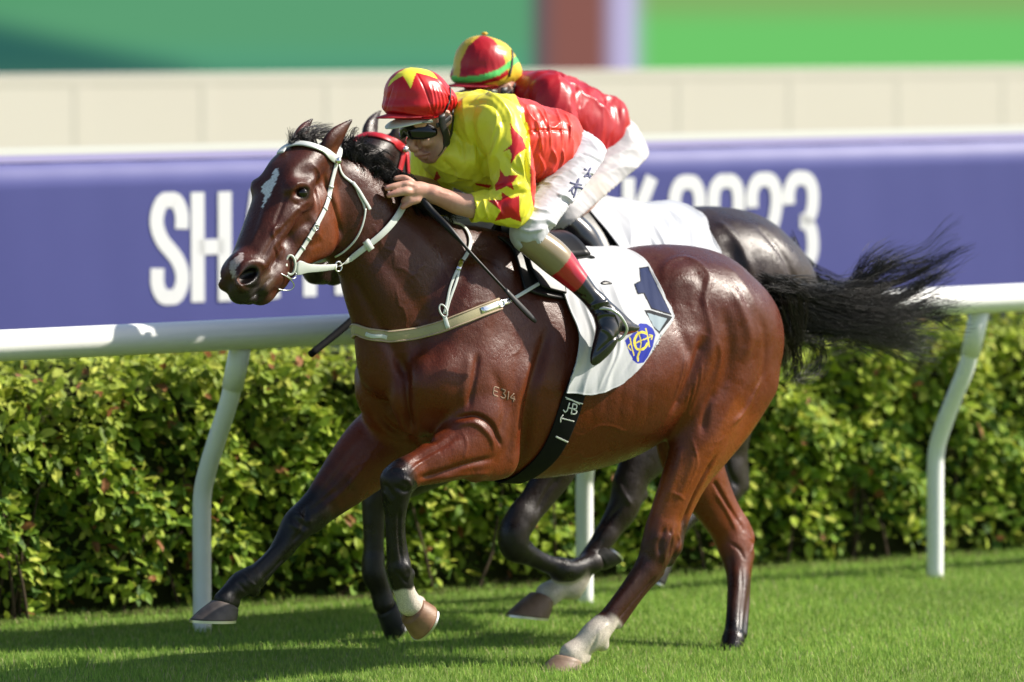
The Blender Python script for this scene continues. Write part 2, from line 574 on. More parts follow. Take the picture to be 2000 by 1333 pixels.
def blades(name, n, box, hgt, wid, cols, seed):
    r = np.random.default_rng(seed)
    s_ = r.uniform(box[0], box[1], n); w_ = r.uniform(box[2], box[3], n)
    P = PA + s_[:, None] * EX - w_[:, None] * EY
    P[:, 2] = -0.003
    # clumps and thin spots
    c1 = np.sin(P[:, 0] * 3.1 + 1.3 * np.sin(P[:, 1] * 2.3)) * np.sin(P[:, 1] * 2.7 + 1.1 * np.sin(P[:, 0] * 1.9))
    c2 = np.sin(P[:, 0] * 11 + 2 * np.sin(P[:, 1] * 9)) * np.sin(P[:, 1] * 12)
    h = hgt * (0.75 + 0.16 * c1 + 0.12 * c2) * r.uniform(0.55, 1.25, n)
    a = r.uniform(0, 2 * math.pi, n); d = np.stack([np.cos(a), np.sin(a), 0 * a], 1)
    sd = np.stack([-np.sin(a + r.uniform(-.9, .9, n)), np.cos(a), 0 * a], 1)
    lean = r.uniform(0.05, 0.75, n)[:, None] * h[:, None]
    wd = wid * r.uniform(0.7, 1.3, n)[:, None]
    up = np.zeros((n, 3)); up[:, 2] = 1
    H = h[:, None]
    V = np.stack([P - sd * wd, P + sd * wd, P + d * lean * .3 + up * H * .6 - sd * wd * .75, P + d * lean * .3 + up * H * .6 + sd * wd * .75, P + d * lean + up * H], 1).reshape(-1, 3)
    i = np.arange(n)[:, None] * 5
    me = bpy.data.meshes.new(name)
    quads = i + np.array([0, 1, 3, 2]); tris = i + np.array([2, 3, 4])
    me.vertices.add(len(V)); me.vertices.foreach_set('co', V.astype(np.float32).ravel())
    me.loops.add(n * 7); me.loops.foreach_set('vertex_index', np.concatenate([quads.ravel(), tris.ravel()]).astype(np.int32))
    me.polygons.add(2 * n)
    ls = np.concatenate([np.arange(n) * 4, 4 * n + np.arange(n) * 3]).astype(np.int32)
    me.polygons.foreach_set('loop_start', ls)
    me.polygons.foreach_set('loop_total', np.concatenate([np.full(n, 4), np.full(n, 3)]).astype(np.int32))
    me.update(calc_edges=True)
    cc = np.array(cols); k = r.choice(len(cc), n, p=[.34, .3, .2, .12, .04])
    C = cc[k] * (0.85 + 0.25 * c1[:, None] * .5 + r.uniform(-.12, .12, (n, 1)))
    C = np.repeat(np.clip(C, 0, 1), 5, 0)
    C = np.concatenate([C, np.ones((5 * n, 1))], 1)
    at = me.color_attributes.new('Col', 'FLOAT_COLOR', 'POINT'); at.data.foreach_set('color', C.astype(np.float32).ravel())
    return me
m_blade = mat('grass_blade', rough=0.7, spec=0.15, attr=True)
b_ = m_blade.node_tree.nodes['Principled BSDF']
nt = m_blade.node_tree
tr = nt.nodes.new('ShaderNodeBsdfTranslucent'); ms = nt.nodes.new('ShaderNodeMixShader'); ms.inputs[0].default_value = 0.35
nt.links.new(nt.nodes['Attribute'].outputs[0], tr.inputs[0]); nt.links.new(b_.outputs[0], ms.inputs[1]); nt.links.new(tr.outputs[0], ms.inputs[2])
nt.links.new(ms.outputs[0], nt.nodes['Material Output'].inputs[0])
GC = [(0.25, 0.42, 0.07), (0.33, 0.49, 0.09), (0.18, 0.34, 0.05), (0.41, 0.52, 0.13), (0.56, 0.50, 0.28)]
me = blades('grass', 20000 if DRAFT else 520000, (-5.5, 8.5, -1.2, 3.4), 0.036, 0.0014, GC, 3)
me.materials.append(m_blade)
go = bpy.data.objects.new('grass', me); COL.objects.link(go)
tag(go, 'short bright green racetrack grass under the horses and the rail', 'grass', kind='stuff')

# ---- running rail: gooseneck posts and a fat white rail
m_rail = mat('white_rail', (0.82, 0.82, 0.79), rough=0.35, spec=0.5, noise=(5, 0.25, (0.74, 0.74, 0.68)), bump=(90, 0.12, 0.002))
m_post = mat('white_post', (0.82, 0.83, 0.82), rough=0.4, noise=(9, 0.3, (0.68, 0.70, 0.66)))
rail = empty('running_rail', rp(0), 'white gooseneck running rail with a fat rounded top tube between track and hedge', 'rail')
RZ = 1.085; RW = 0.30
mb = MB()
prof = [(math.cos(a) * (0.062 if math.sin(a) > 0 else 0.066), math.sin(a) * 0.056) for a in np.arange(20) * 2 * math.pi / 20]
def rz(s_): return RZ + .022 + .0068 * s_
G = np.array([[rp(s_, RW + p[0], rz(s_) + p[1]) for p in prof] for s_ in np.linspace(-8, 14, 45)])
mb.quadgrid(G, close_v=True)
mb.build('rail_tube', m_rail, rail)
SP = [0, 1]
# spacing measured between the first and the third post in view
s3 = float((PB - PA) @ EX); SPC = s3 / 2
for k in range(-3, 6):
    mb = MB()
    pts = [rp(k * SPC, 0, -0.05), rp(k * SPC, 0, 0.25), rp(k * SPC, 0, 0.44), rp(k * SPC, 0.012, 0.53), rp(k * SPC, 0.055, 0.62), rp(k * SPC, 0.12, 0.73), rp(k * SPC, 0.21, 0.88), rp(k * SPC, RW - .02, 1.06 + .0068 * k * SPC)]
    mb.tube(smooth_line(pts, 26), 0.034, 16)
    p_ = mb.build('post', m_post, rail)
    mb = MB(); c = smooth_line(pts, 26); mb.tube([c[-4], c[-1]], 0.039, 16); mb.build('collar', m_post, p_)

# ---- hedge
m_leaf = mat('hedge_leaf', rough=0.6, spec=0.22, attr=True)
nt = m_leaf.node_tree; b_ = nt.nodes['Principled BSDF']
tr = nt.nodes.new('ShaderNodeBsdfTranslucent'); ms = nt.nodes.new('ShaderNodeMixShader'); ms.inputs[0].default_value = 0.3
nt.links.new(nt.nodes['Attribute'].outputs[0], tr.inputs[0]); nt.links.new(b_.outputs[0], ms.inputs[1]); nt.links.new(tr.outputs[0], ms.inputs[2])
nt.links.new(ms.outputs[0], nt.nodes['Material Output'].inputs[0])
def leaves(n, box, size, seed, cols, prob, nrm=None):
    """leaf-shaped blades (6 verts, folded) spread in a rounded box given in rail coordinates (s, w, z)"""
    r = np.random.default_rng(seed)
    s_ = r.uniform(box[0], box[1], n)
    # positions near the front and top skin of the hedge
    t = r.uniform(0, 1, n)
    z = np.where(t < .8, r.uniform(box[4] + .02, box[5], n), box[5] - np.abs(r.normal(0, .03, n)))
    wv = np.where(t < .8, box[3] - np.abs(r.normal(0, .07, n)), r.uniform(box[2], box[3], n))
    bump = 0.05 * np.sin(s_ * 5.3) * np.sin(z * 7.1 + s_ * 2) + 0.035 * np.sin(s_ * 13.7 + 4 * z) + 0.03 * np.sin(z * 17 + s_ * 9)
    bz = 0.03 * np.sin(s_ * 3.7) + 0.025 * np.sin(s_ * 9.1) + .012 * np.sin(s_ * 31)
    low = np.clip((0.30 - z) / .30, 0, 1)
    P = PA + s_[:, None] * EX - (wv + bump - low * .05)[:, None] * EY + (z + bz)[:, None] * EZ
    keep = r.uniform(0, 1, n) > low * .75
    P = P[keep]; s_ = s_[keep]; z = z[keep]; n = len(P)
    # pointing direction: outwards to the track, drooping
    d = -EY * r.uniform(.2, 1, (n, 1)) + EX * r.normal(0, .6, (n, 1)) + EZ * r.normal(-.25, .55, (n, 1))
    d /= np.linalg.norm(d, axis=1)[:, None]
    up = EZ * r.uniform(.5, 1, (n, 1)) + r.normal(0, .45, (n, 3)) - EY * .5
    sd = np.cross(d, up); sd /= np.linalg.norm(sd, axis=1)[:, None] + 1e-9
    nn = np.cross(sd, d)
    L = size * r.uniform(.55, 1.25, n)[:, None]; Wd = L * .27
    V = np.stack([P, P + d * L * .35 + sd * Wd, P + d * L * .35 - sd * Wd, P + d * L * .3 - nn * L * .06,
                  P + d * L * .72 + sd * Wd * .8, P + d * L * .72 - sd * Wd * .8, P + d * L * .7 - nn * L * .05, P + d * L * 1.0 - nn * L * .12], 1).reshape(-1, 3)
    i = np.arange(n)[:, None] * 8
    q = np.concatenate([i + np.array(x) for x in ([0, 3, 1, 1], )]) if False else None
    tri = np.concatenate([i + np.array(x) for x in ([0, 1, 3], [0, 3, 2], [1, 4, 6], [1, 6, 3], [3, 6, 5], [3, 5, 2], [4, 7, 6], [6, 7, 5])])
    cc = np.array(cols); k = r.choice(len(cc), n, p=prob)
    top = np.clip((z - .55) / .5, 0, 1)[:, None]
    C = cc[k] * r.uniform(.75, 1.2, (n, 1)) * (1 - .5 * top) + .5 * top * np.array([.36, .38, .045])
    red = r.uniform(0, 1, n) < .02 + .10 * np.clip((z - .85) * 6, 0, 1)
    C[red] = np.array([.30, .13, .05])
    C = np.concatenate([np.repeat(np.clip(C, 0, 1), 8, 0), np.ones((8 * n, 1))], 1)
    me = mesh_np('foliage', V, tri, smooth=False)
    at = me.color_attributes.new('Col', 'FLOAT_COLOR', 'POINT'); at.data.foreach_set('color', C.astype(np.float32).ravel())
    me.materials.append(m_leaf)
    return me
HD = -0.62      # front face of the hedge, metres behind the post line (w)
HT = 0.93
hedge = empty('hedge', rp(0, HD - .4), 'clipped broad-leaved green hedge running behind the white rail', 'hedge')
LC = [(.24, .35, .035), (.36, .46, .05), (.15, .26, .03), (.52, .56, .09), (.07, .14, .025)]
me = leaves(3000 if DRAFT else 62000, (-6, 12, HD - 1.0, HD, 0.0, HT), 0.064, 5, LC, [.28, .27, .2, .12, .13])
o = bpy.data.objects.new('foliage', me); COL.objects.link(o); o.parent = hedge; o.location = (-hedge.location)
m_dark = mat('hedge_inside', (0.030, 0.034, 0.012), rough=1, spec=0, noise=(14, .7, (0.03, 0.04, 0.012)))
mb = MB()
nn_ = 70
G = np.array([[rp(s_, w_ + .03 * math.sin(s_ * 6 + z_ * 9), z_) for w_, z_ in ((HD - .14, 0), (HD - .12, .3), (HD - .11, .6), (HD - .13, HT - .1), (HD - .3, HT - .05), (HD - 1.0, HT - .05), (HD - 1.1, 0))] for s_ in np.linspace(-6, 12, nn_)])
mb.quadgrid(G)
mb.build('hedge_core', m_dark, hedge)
m_stem = mat('stem', (0.07, 0.045, 0.025), rough=.9)
r_ = random.Random(4)
for i in range(90):
    mb = MB()
    s_ = r_.uniform(-6, 12); w_ = HD - r_.uniform(.0, .12); a = r_.uniform(-.25, .25)
    mb.tube([rp(s_, w_, 0), rp(s_ + a * .3, w_ + .02, .15), rp(s_ + a, w_ + r_.uniform(-.05, .07), r_.uniform(.3, .6))], [.007, .006, .003], 5, caps=False); mb.build('stem', m_stem, hedge)

# ---- mulch strip under the hedge
m_soil = mat('soil', (0.06, 0.045, 0.025), rough=1, spec=.05, noise=(40, .8, (0.03, 0.03, 0.012)), bump=(80, .8, .02))
mb = MB()
mb.quadgrid(np.array([[rp(s_, w_ + (.03 * math.sin(s_ * 7) if w_ > HD else 0), z_) for w_, z_ in ((HD + .06, .004), (HD - .4, .03), (HD - 1.4, .03))] for s_ in np.linspace(-9, 15, 120)]))
o = mb.build('soil', m_soil, loc=rp(0)); tag(o, kind='structure')

def slab(P0, s0, s1, za, zb, y0, y1):
    """long box along the rail's line; za(s), zb(s) give its lower and upper edges"""
    mb = MB(); mb.flat = True
    for s_ in (s0, s1):
        for y_ in (y0, y1):
            for f_ in (za, zb): mb.v.append((P0 + EX * s_ + EY * y_ + EZ * f_(s_)).tolist())
    for q in ((0, 1, 3, 2), (4, 6, 7, 5), (0, 4, 5, 1), (2, 3, 7, 6), (0, 2, 6, 4), (1, 5, 7, 3)): mb.f.append(q)
    return mb
# ---- printed banner on its frame, far side of the hedge (its own line, parallel to the track)
def plane_pt(u, v, P0):
    """pixel on the vertical plane through P0 parallel to the track"""
    d = ray(u, v); t = ((P0 - CAMP) @ EY) / (d @ EY)
    return CAMP + d * t
BN = rp(0, -3.0)                      # banner line
BU = 1000
def bs(u, v):
    P = plane_pt(u, v, BN); return (P - BN) @ EX, P[2]
_a, _b = bs(0, 318), bs(2000, 271)
def b_top(s_): return _a[1] + (_b[1] - _a[1]) * (s_ - _a[0]) / (_b[0] - _a[0])
s_l, s_r = bs(-600, 400)[0], bs(2900, 400)[0]
b_bot = bs(0, 660)[1] - .10
m_ban = mat('banner_vinyl', (0.080, 0.086, 0.275), rough=.5, spec=.3, noise=(1.3, .25, (0.055, 0.058, 0.22)))
ban = empty('banner', BN + EZ * 0, 'long purple-blue printed banner lettered SHA TIN and 2023 behind the hedge', 'banner')
mb = MB()
ss = np.linspace(s_l, s_r, 160)
def bw(s_, z): return 0.0012 * math.sin(s_ * 9) * math.sin(z * 4) + .0005 * math.sin(s_ * 23 + z * 3)
mb.quadgrid(np.array([[BN + EX * s_ + EY * bw(s_, z) + EZ * z for z in np.linspace(b_bot, b_top(s_), 8)] for s_ in ss]))
sheet = mb.build('banner_sheet', m_ban, ban)
md = sheet.modifiers.new('thick', 'SOLIDIFY'); md.thickness = 0.002; md.offset = 0
m_hem = mat('banner_hem', (0.42, 0.38, 0.66), rough=.6)
mb = slab(BN, s_l, s_r, lambda q: b_top(q) - .002, lambda q: b_top(q) + .028, -.004, .002); mb.build('hem', m_hem, ban)
m_hw = mat('white_paint', (.74, .74, .68), rough=.6)
mb = slab(BN, s_l, s_r, lambda q: b_top(q) + .029, lambda q: b_top(q) + .060, -.003, .02); mb.build('top_bar', m_hw, ban)
# letters
m_let = mat('white_print', (.80, .80, .80), rough=.6)
def stroke_poly(mb, pts, wid, closed=False):
    """a letter stroke as a flat band in (x, z) letter units, returns polygons"""
    P = np.array(pts, float); n = len(P)
    T = np.gradient(P, axis=0); T /= np.linalg.norm(T, axis=1)[:, None] + 1e-9
    N = np.stack([-T[:, 1], T[:, 0]], 1)
    return P + N * wid / 2, P - N * wid / 2
def letter(name, strokes, s0, wd, h, z0, slope, lw):
    """strokes in a unit cell 0..1 x 0..1"""
    mb = MB()
    for st in strokes:
        P = np.array([(x * wd, z * h) for x, z in st], float)
        if len(st) > 2: P = smooth_line(P, 40)
        A, B = stroke_poly(mb, P, lw)
        G = []
        for a, b in zip(A, B):
            f = lambda q, e: BN + EX * (s0 + q[0]) - EY * (.0035 + e * .3) + EZ * (z0 + q[1])
            G.append([f(a, 0), f(a, .003), f(b, .003), f(b, 0)])
        mb.quadgrid(np.array(G), close_v=True)
    return mb.build(name, m_let, sheet, smooth=False)
def lpos(u, vt, vb):
    s_, zt = bs(u, vt); _, zb = bs(u, vb); return s_, zt, zb
def put_letter(name, strokes, u0, u1, vt, vb):
    s0, zt, zb = lpos(u0, vt, vb); s1 = bs(u1, vt)[0]
    lw = 0.066
    e = lw / 2
    wd, h = (s1 - s0) - lw, (zt - zb) - lw
    return letter(name, strokes, s0 + e, wd, h, zb + e, 0, lw)
SS = [[(1, .70), (1, .86), (.78, .99), (.5, 1.0), (.22, .99), (0, .86), (0, .72), (.22, .58), (.5, .49), (.8, .39), (1, .26), (1, .13), (.78, .01), (.5, 0), (.22, .01), (0, .13), (0, .30)]]
def I_(x): return [(x, -.07), (x, 1.07)]
LET = {'S': SS, 'H': [I_(0), I_(1), [(0, .5), (1, .5)]],
       'A': [[(-.02, -.07), (.46, 1.07)], [(1.02, -.07), (.54, 1.07)], [(.15, .22), (.85, .22)]],
       'T': [[(-.15, 1), (1.15, 1)], I_(.5)], 'I': [I_(.5)], 'N': [I_(0), I_(1), [(0, 1.0), (1, 0.0)]],
       'K': [I_(0), [(0, .40), (1.0, 1.07)], [(.3, .55), (1.0, -.07)]],
       '2': [[(0, .68), (0, .85), (.2, .98), (.5, 1.0), (.8, .98), (1, .85), (1, .68), (.85, .48), (.5, .28), (.12, .1), (.02, 0)], [(-.1, 0), (1.1, 0)]],
       '0': [[(.5, 1.0), (.2, .98), (0, .85), (0, .5), (0, .15), (.2, .02), (.5, 0), (.8, .02), (1, .15), (1, .5), (1, .85), (.8, .98), (.5, 1.0)]],
       '3': [[(0, .70), (0, .86), (.22, .99), (.5, 1.0), (.8, .98), (1, .86), (1, .68), (.85, .54), (.55, .5), (.85, .46), (1, .32), (1, .14), (.8, .02), (.5, 0), (.22, .01), (0, .14), (0, .30)]]}
for ch, u0, u1 in (('S', 293, 367), ('H', 372, 451), ('A', 462, 545), ('T', 568, 640), ('I', 648, 684), ('N', 697, 770)):
    put_letter('letter', LET[ch], u0, u1, 377 - (u0 - 293) * .034, 597 - (u0 - 293) * .052)
for ch, u0, u1 in (('K', 1270, 1345), ('2', 1306, 1377), ('0', 1382, 1453), ('2', 1457, 1527), ('3', 1529, 1598)):
    if ch == 'K': u0, u1 = 1215, 1284
    put_letter('letter', LET[ch], u0, u1, 377 - (u0 - 293) * .034, 597 - (u0 - 293) * .052)
# the end of the word before the year shows as one slanting stroke
s0, zt, zb = lpos(1262, 345, 545)

# frame legs behind the banner, dark green base
m_dg = mat('dark_green_base', (0.015, 0.05, 0.022), rough=.8)
mb = MB(); mb.box(BN + EX * (s_l + s_r) / 2 + EY * .12 + EZ * (b_bot / 2 - .02), ((s_r - s_l) / 2, .05, b_bot / 2), (EX, EY, EZ)); mb.build('base_board', m_dg, ban)

# ---- cream wall behind
WP = rp(0, -14)
def ws(u, v):
    P = plane_pt(u, v, WP); return (P - WP) @ EX, P[2]
_c, _d = ws(0, 148), ws(2000, 131)
def wz(s_): return _c[1] + (_d[1] - _c[1]) * (s_ - _c[0]) / (_d[0] - _c[0])
wl, wr = ws(-1500, 200)[0], ws(4200, 200)[0]
m_wall = mat('cream_wall', (0.62, 0.57, 0.51), rough=.8, noise=(.5, .4, (0.58, 0.52, 0.46)))
m_cap = mat('wall_cap', (0.60, 0.55, 0.49), rough=.8)
wall = empty('cream_wall', WP, 'long low cream concrete wall with upright joints in front of the big screen', 'wall')
mb = slab(WP, wl, wr, lambda q: 0.0, lambda q: wz(q) - .06, 0, .3)
mb.build('wall_panel', m_wall, wall)
mb = slab(WP, wl, wr, lambda q: wz(q) - .059, lambda q: wz(q), -.004, .304); mb.build('coping', m_cap, wall)
m_joint = mat('wall_pilaster', (0.615, 0.563, 0.503), rough=.8)
s_ = wl
while s_ < wr:
    mb = slab(WP, s_ - .05, s_ + .05, lambda q: 0.0, lambda q: wz(q) - .064, -.003, -.0005); mb.build('pilaster', m_joint, wall); s_ += .95

# ---- big video screen beyond the wall
SC_ = np.array([0, 105.0, 0.0])
m_scr = bpy.data.materials.new('video_picture'); m_scr.use_nodes = True
nt = m_scr.node_tree; nt.nodes.remove(nt.nodes['Principled BSDF'])
at = nt.nodes.new('ShaderNodeAttribute'); at.attribute_name = 'Col'
em = nt.nodes.new('ShaderNodeEmission'); em.inputs[1].default_value = 2 ** -scene.view_settings.exposure
nt.links.new(at.outputs[0], em.inputs[0]); nt.links.new(em.outputs[0], nt.nodes['Material Output'].inputs[0])
def sp(u, v):
    d = ray(u, v); return CAMP + d * (105.0 / d[1])
screen = empty('video_screen', (0, 105.2, 0), 'huge lit video screen showing green turf and a brown and white upright shape', 'screen')
nu, nv = 170, 60
U = np.linspace(-700, 2700, nu); V = np.linspace(-560, 168, nv)
P = np.array([[sp(u, v) for v in V] for u in U]).reshape(-1, 3)
uu, vv = np.meshgrid(U, V, indexing='ij'); uu = uu.ravel(); vv = vv.ravel()
def srgb(*c):
    c = np.array(c, float) / 255; return np.where(c <= .04045, c / 12.92, ((c + .055) / 1.055) ** 2.4)
def sstep(a, b, x): t = np.clip((x - a) / (b - a), 0, 1); return (t * t * (3 - 2 * t))[:, None]
edge = 60 + 75 * np.clip((uu - 100) / 330, -.4, 1.4)
C = np.tile(srgb(92, 160, 116), (len(uu), 1))
C = C * (1 - sstep(60, 130, vv)) + srgb(88, 160, 124) * sstep(60, 130, vv)
k = sstep(-25, 45, vv - edge) * (1 - sstep(330, 470, uu)); C = C * (1 - k) + srgb(48, 100, 92) * k
k = 1 - sstep(-60, 40, vv + .1 * uu); C = C * (1 - .6 * k) + .6 * k * srgb(70, 150, 95)
k = sstep(110, 165, vv) * .6 * (1 - sstep(900, 1000, uu)); C = C * (1 - k) + srgb(72, 120, 100) * k
k = sstep(1028, 1045, uu); C = C * (1 - k) + srgb(96, 92, 100) * k
k = sstep(1058, 1080, uu) * (1 - sstep(1176, 1200, uu)) ; C = C * (1 - k) + srgb(140, 92, 84) * k
k = sstep(1185, 1197, uu); C = C * (1 - k) + srgb(198, 190, 228) * k
k = sstep(1232, 1262, uu); g = sstep(0, 60, vv)
right = srgb(132, 178, 104) * (1 - g) + srgb(112, 200, 108) * g
g2 = sstep(-260, -20, vv); right = srgb(140, 150, 100) * (1 - g2) + right * g2
C = C * (1 - k) + right * k
me = mesh_np('picture', P - np.array([0, 105.2, 0]), np.array([[i * nv + j, i * nv + j + 1, (i + 1) * nv + j + 1, (i + 1) * nv + j] for i in range(nu - 1) for j in range(nv - 1)]))
a_ = me.color_attributes.new('Col', 'FLOAT_COLOR', 'POINT'); a_.data.foreach_set('color', np.concatenate([C, np.ones((len(C), 1))], 1).astype(np.float32).ravel())
me.materials.append(m_scr)
o = bpy.data.objects.new('picture', me); COL.objects.link(o); o.parent = screen
m_case = mat('screen_case', (.04, .04, .05), rough=.6)
x0, x1 = P[:, 0].min(), P[:, 0].max(); z0, z1 = P[:, 2].min(), P[:, 2].max()
mb = MB()
mb.box(((x0 + x1) / 2, 105.9, (z0 + z1) / 2), ((x1 - x0) / 2 + .5, .6, (z1 - z0) / 2 + .4)); mb.build('case', m_case, screen)
for x in (x0 + 2, (x0 + x1) / 2, x1 - 2):
    mb = MB(); mb.box((x, 105.9, z0 / 2 - .2), (.5, .5, z0 / 2)); mb.build('support', m_case, screen)

EX, EY = HX, HY
# ================================================================== HORSES
def spl(xs, ys, x):
    """smooth monotone-ish interpolation"""
    P = smooth_line(np.stack([xs, ys], 1), 160)
    return np.interp(x, P[:, 0], P[:, 1])

def torso(F, st, k=0.03):
    """st: (u, v_top, v_bottom, half width m, widest height -1..1) on the midline"""
    fr = F.src or F.fr
    X = [fr.hp(u, (a + b) / 2, 0)[0] for u, a, b, w, h in st]
    ZT = [fr.hp(u, a, 0)[2] for u, a, b, w, h in st]
    ZB = [fr.hp(u, b, 0)[2] for u, a, b, w, h in st]
    RW = [w for *_, w, h in st]; HH = [h for *_, h in st]
    sl, gx, gy, gz = F.region((X[0] - .05, -.45, min(ZB) - .08), (X[-1] + .05, .45, max(ZT) + .08))
    x = gx[:, 0, 0]
    zt, zb, rw, hh = [spl(X, q, x)[:, None, None].astype(np.float32) for q in (ZT, ZB, RW, HH)]
    zc, rz = (zt + zb) / 2, (zt - zb) / 2
    hz = (gz - zc) / rz
    # egg-shaped cross-section: widest at height hh, narrower above
    wf = 1 - 0.30 * np.clip(hz - hh, 0, 2) ** 1.5 - 0.10 * np.clip(hh - hz, 0, 2) ** 2
    wf = np.maximum(wf, .35)
    yy = gy / (rw * wf)
    q = (np.abs(yy) ** 2.2 + np.abs(hz) ** 2.2) ** (1 / 2.2)
    d = (q - 1) * np.minimum(rw, rz) * .95
    dx = np.maximum(X[0] - gx, gx - X[-1])
    F.put(sl, np.maximum(d, dx).astype(np.float32), k)

BAY = (0.140, 0.026, 0.007); BLACK = (0.006, 0.0045, 0.0045); WHITE = (0.62, 0.56, 0.48); HOOF = (0.23, 0.14, 0.09)

def main_horse(h):
    fr = FR
    F = Field(fr, (fr.hp(400, 600, -.1)[0] - .15, -.50, -.02), (fr.hp(1475, 600, 0)[0] + .12, .50, 2.0), h)
    trunk(F); neck_head(F, FH, None)
    legs(F)
    return F.mesh(2)

def trunk(F, src=None):
    c, b, e = F.chain, F.ball, F.pell
    F.use(None, src)
    # ---- trunk
    torso(F, [(775, 640, 800, .10, 0), (800, 545, 848, .17, 0), (840, 490, 880, .215, -.1), (900, 455, 915, .245, -.2), (970, 452, 934, .27, -.25), (1050, 470, 934, .295, -.25),
              (1130, 488, 922, .315, -.2), (1200, 490, 900, .315, -.15), (1260, 480, 868, .30, 0), (1320, 478, 820, .285, .1), (1380, 488, 780, .27, .2), (1425, 515, 740, .23, .1), (1462, 570, 690, .12, 0)])
    # withers, hips, loin
    e(915, 496, 0, 80, 40, .05, -8, .05)
    for sd in (1, -1):
        F.mirror = sd < 0
        e(1375, 598, .14 * sd, 100, 80, .130, -20, .08)          # rump
        e(1400, 660, .165 * sd, 98, 120, .125, 12, .04)          # thigh
        e(1355, 735, .175 * sd, 62, 95, .095, 10, .03)           # quadriceps
        e(1420, 720, .16 * sd, 70, 100, .105, 14, .03)           # hamstring
        e(1462, 662, .14 * sd, 62, 108, .10, 4, .04)            # buttock
        b(1314, 560, .17 * sd, 14, .08)                         # point of hip
        e(905, 650, .145 * sd, 64, 140, .055, -14, .08)          # shoulder blade
        e(945, 765, .180 * sd, 74, 98, .085, 10, .06)            # triceps
        e(940, 840, .20 * sd, 62, 74, .072, 20, .03)
        e(862, 745, .150 * sd, 58, 66, .085, 0, .05)              # point of shoulder
    F.mirror = False
    # breast
    for sd in (1, -1):
        F.mirror = sd < 0
        e(828, 765, .095 * sd, 60, 78, .095, 0, .03)
        e(838, 815, .08 * sd, 52, 50, .08, 0, .03)
    F.mirror = False
    e(765, 700, 0, 48, 70, .10, 0, .04)
    # dock
    c([(1456, 572, 0, 28), (1484, 584, 0, 20), (1512, 596, 0, 11)], .04)

def neck_head(F, fh, src):
    c, b, e = F.chain, F.ball, F.pell
    # ---- neck
    c([(676, 385, 0, 74), (706, 432, 0, 88), (748, 492, 0, 108), (790, 550, 0, 138), (830, 600, 0, 150), (858, 640, 0, 150)], .05, .54)
    c([(650, 335, 0, 32), (695, 362, 0, 33), (752, 398, 0, 34), (810, 440, 0, 34), (880, 478, 0, 38), (930, 496, 0, 36)], .05, .55)
    c([(696, 500, 0, 30), (716, 545, 0, 34), (736, 600, 0, 44), (745, 660, 0, 55), (757, 710, 0, 62)], .04, .8)
    # ---- head (turned towards the camera)
    F.use(fh, src)
    c([(602, 318, 0, 38), (582, 332, 0, 40), (562, 350, 0, 37), (545, 384, 0, 34), (531, 418, 0, 31), (510, 465, 0, 29), (490, 500, 0, 28), (473, 522, 0, 25)], .02)   # face bar
    for sd in (1, -1):
        F.mirror = sd < 0
        c([(604, 314, .030 * sd, 32), (578, 346, .038 * sd, 31), (560, 384, .036 * sd, 30), (546, 420, .034 * sd, 30), (523, 466, .030 * sd, 28), (504, 510, .028 * sd, 26)], .03)
        e(614, 440, .048 * sd, 49, 62, .036, -18, .025)            # cheek
        e(636, 402, .05 * sd, 24, 60, .030, -8, .03)
        c([(628, 472, .045 * sd, 30), (600, 494, .036 * sd, 24), (566, 521, .028 * sd, 20), (532, 550, .02 * sd, 19)], .025, .8)  # jaw bars
        e(583, 370, .066 * sd, 23, 22, .034, 0, .03)                           # orbit
        c([(608, 352, .080 * sd, 8), (594, 354, .086 * sd, 7), (578, 360, .084 * sd, 7), (568, 370, .076 * sd, 6)], .016)   # brow arch
        c([(604, 396, .078 * sd, 8), (580, 408, .072 * sd, 9), (556, 436, .060 * sd, 9), (540, 458, .050 * sd, 7)], .035)   # facial crest
        e(487, 537, .038 * sd, 31, 27, .026, 35, .022)             # nostril wing
        c([(512, 556, .03 * sd, 22), (536, 538, .035 * sd, 22)], .025, .8)
        # ears
        c([(636, 300, .050 * sd, 20), (645, 284, .064 * sd, 23), (656, 268, .072 * sd, 20), (671, 251, .080 * sd, 12), (688, 234, .084 * sd, 3)], .015, .5)
    F.mirror = False
    b(625, 330, 0, 46, .03, .9)
    e(592, 430, 0, 48, 70, .055, -22, .03)                         # fills the head between face and jaw
    e(566, 455, 0, 40, 52, .066, -30, .03)
    e(535, 500, 0, 34, 40, .052, -30, .03)
    c([(600, 440, 0, 48), (560, 490, 0, 36), (528, 530, 0, 28)], .03)
    e(468, 522, 0, 26, 27, .040, 40, .025)
    e(476, 558, 0, 28, 32, .046, 30, .02)                          # upper lip
    c([(470, 578, 0, 16), (486, 583, 0, 13)], .012, 1.5)
    c([(540, 548, 0, 22), (522, 562, 0, 20), (510, 574, 0, 20)], .02)   # chin
    e(511, 577, 0, 20, 18, .038, 10, .015)
    # throat
    c([(645, 470, .0, 30), (662, 490, 0, 30)], .04)
    c([(654, 300, .090, 9), (662, 286, .096, 10), (670, 268, .098, 6)], .006, .8, op='c')
    # carve: nostrils, hollow over the eye, eye sockets, mouth
    for sd in (1, -1):
        F.mirror = sd < 0
        e(490, 538, .074 * sd, 22, 16, .028, 22, .008, op='c')
        e(484, 540, .050 * sd, 16, 11, .030, 22, .008, op='c')
        e(597, 333, .100 * sd, 13, 17, .022, 0, .03, op='c')
        e(588, 377, .100 * sd, 12, 9, .020, 10, .010, op='c')
    F.mirror = False
    c([(466, 592, .02, 3), (482, 590, .06, 3.5), (499, 577, .075, 4), (512, 562, .07, 4), (522, 548, .068, 4), (530, 540, .066, 3.5)], .006, op='c')
    F.use(None)

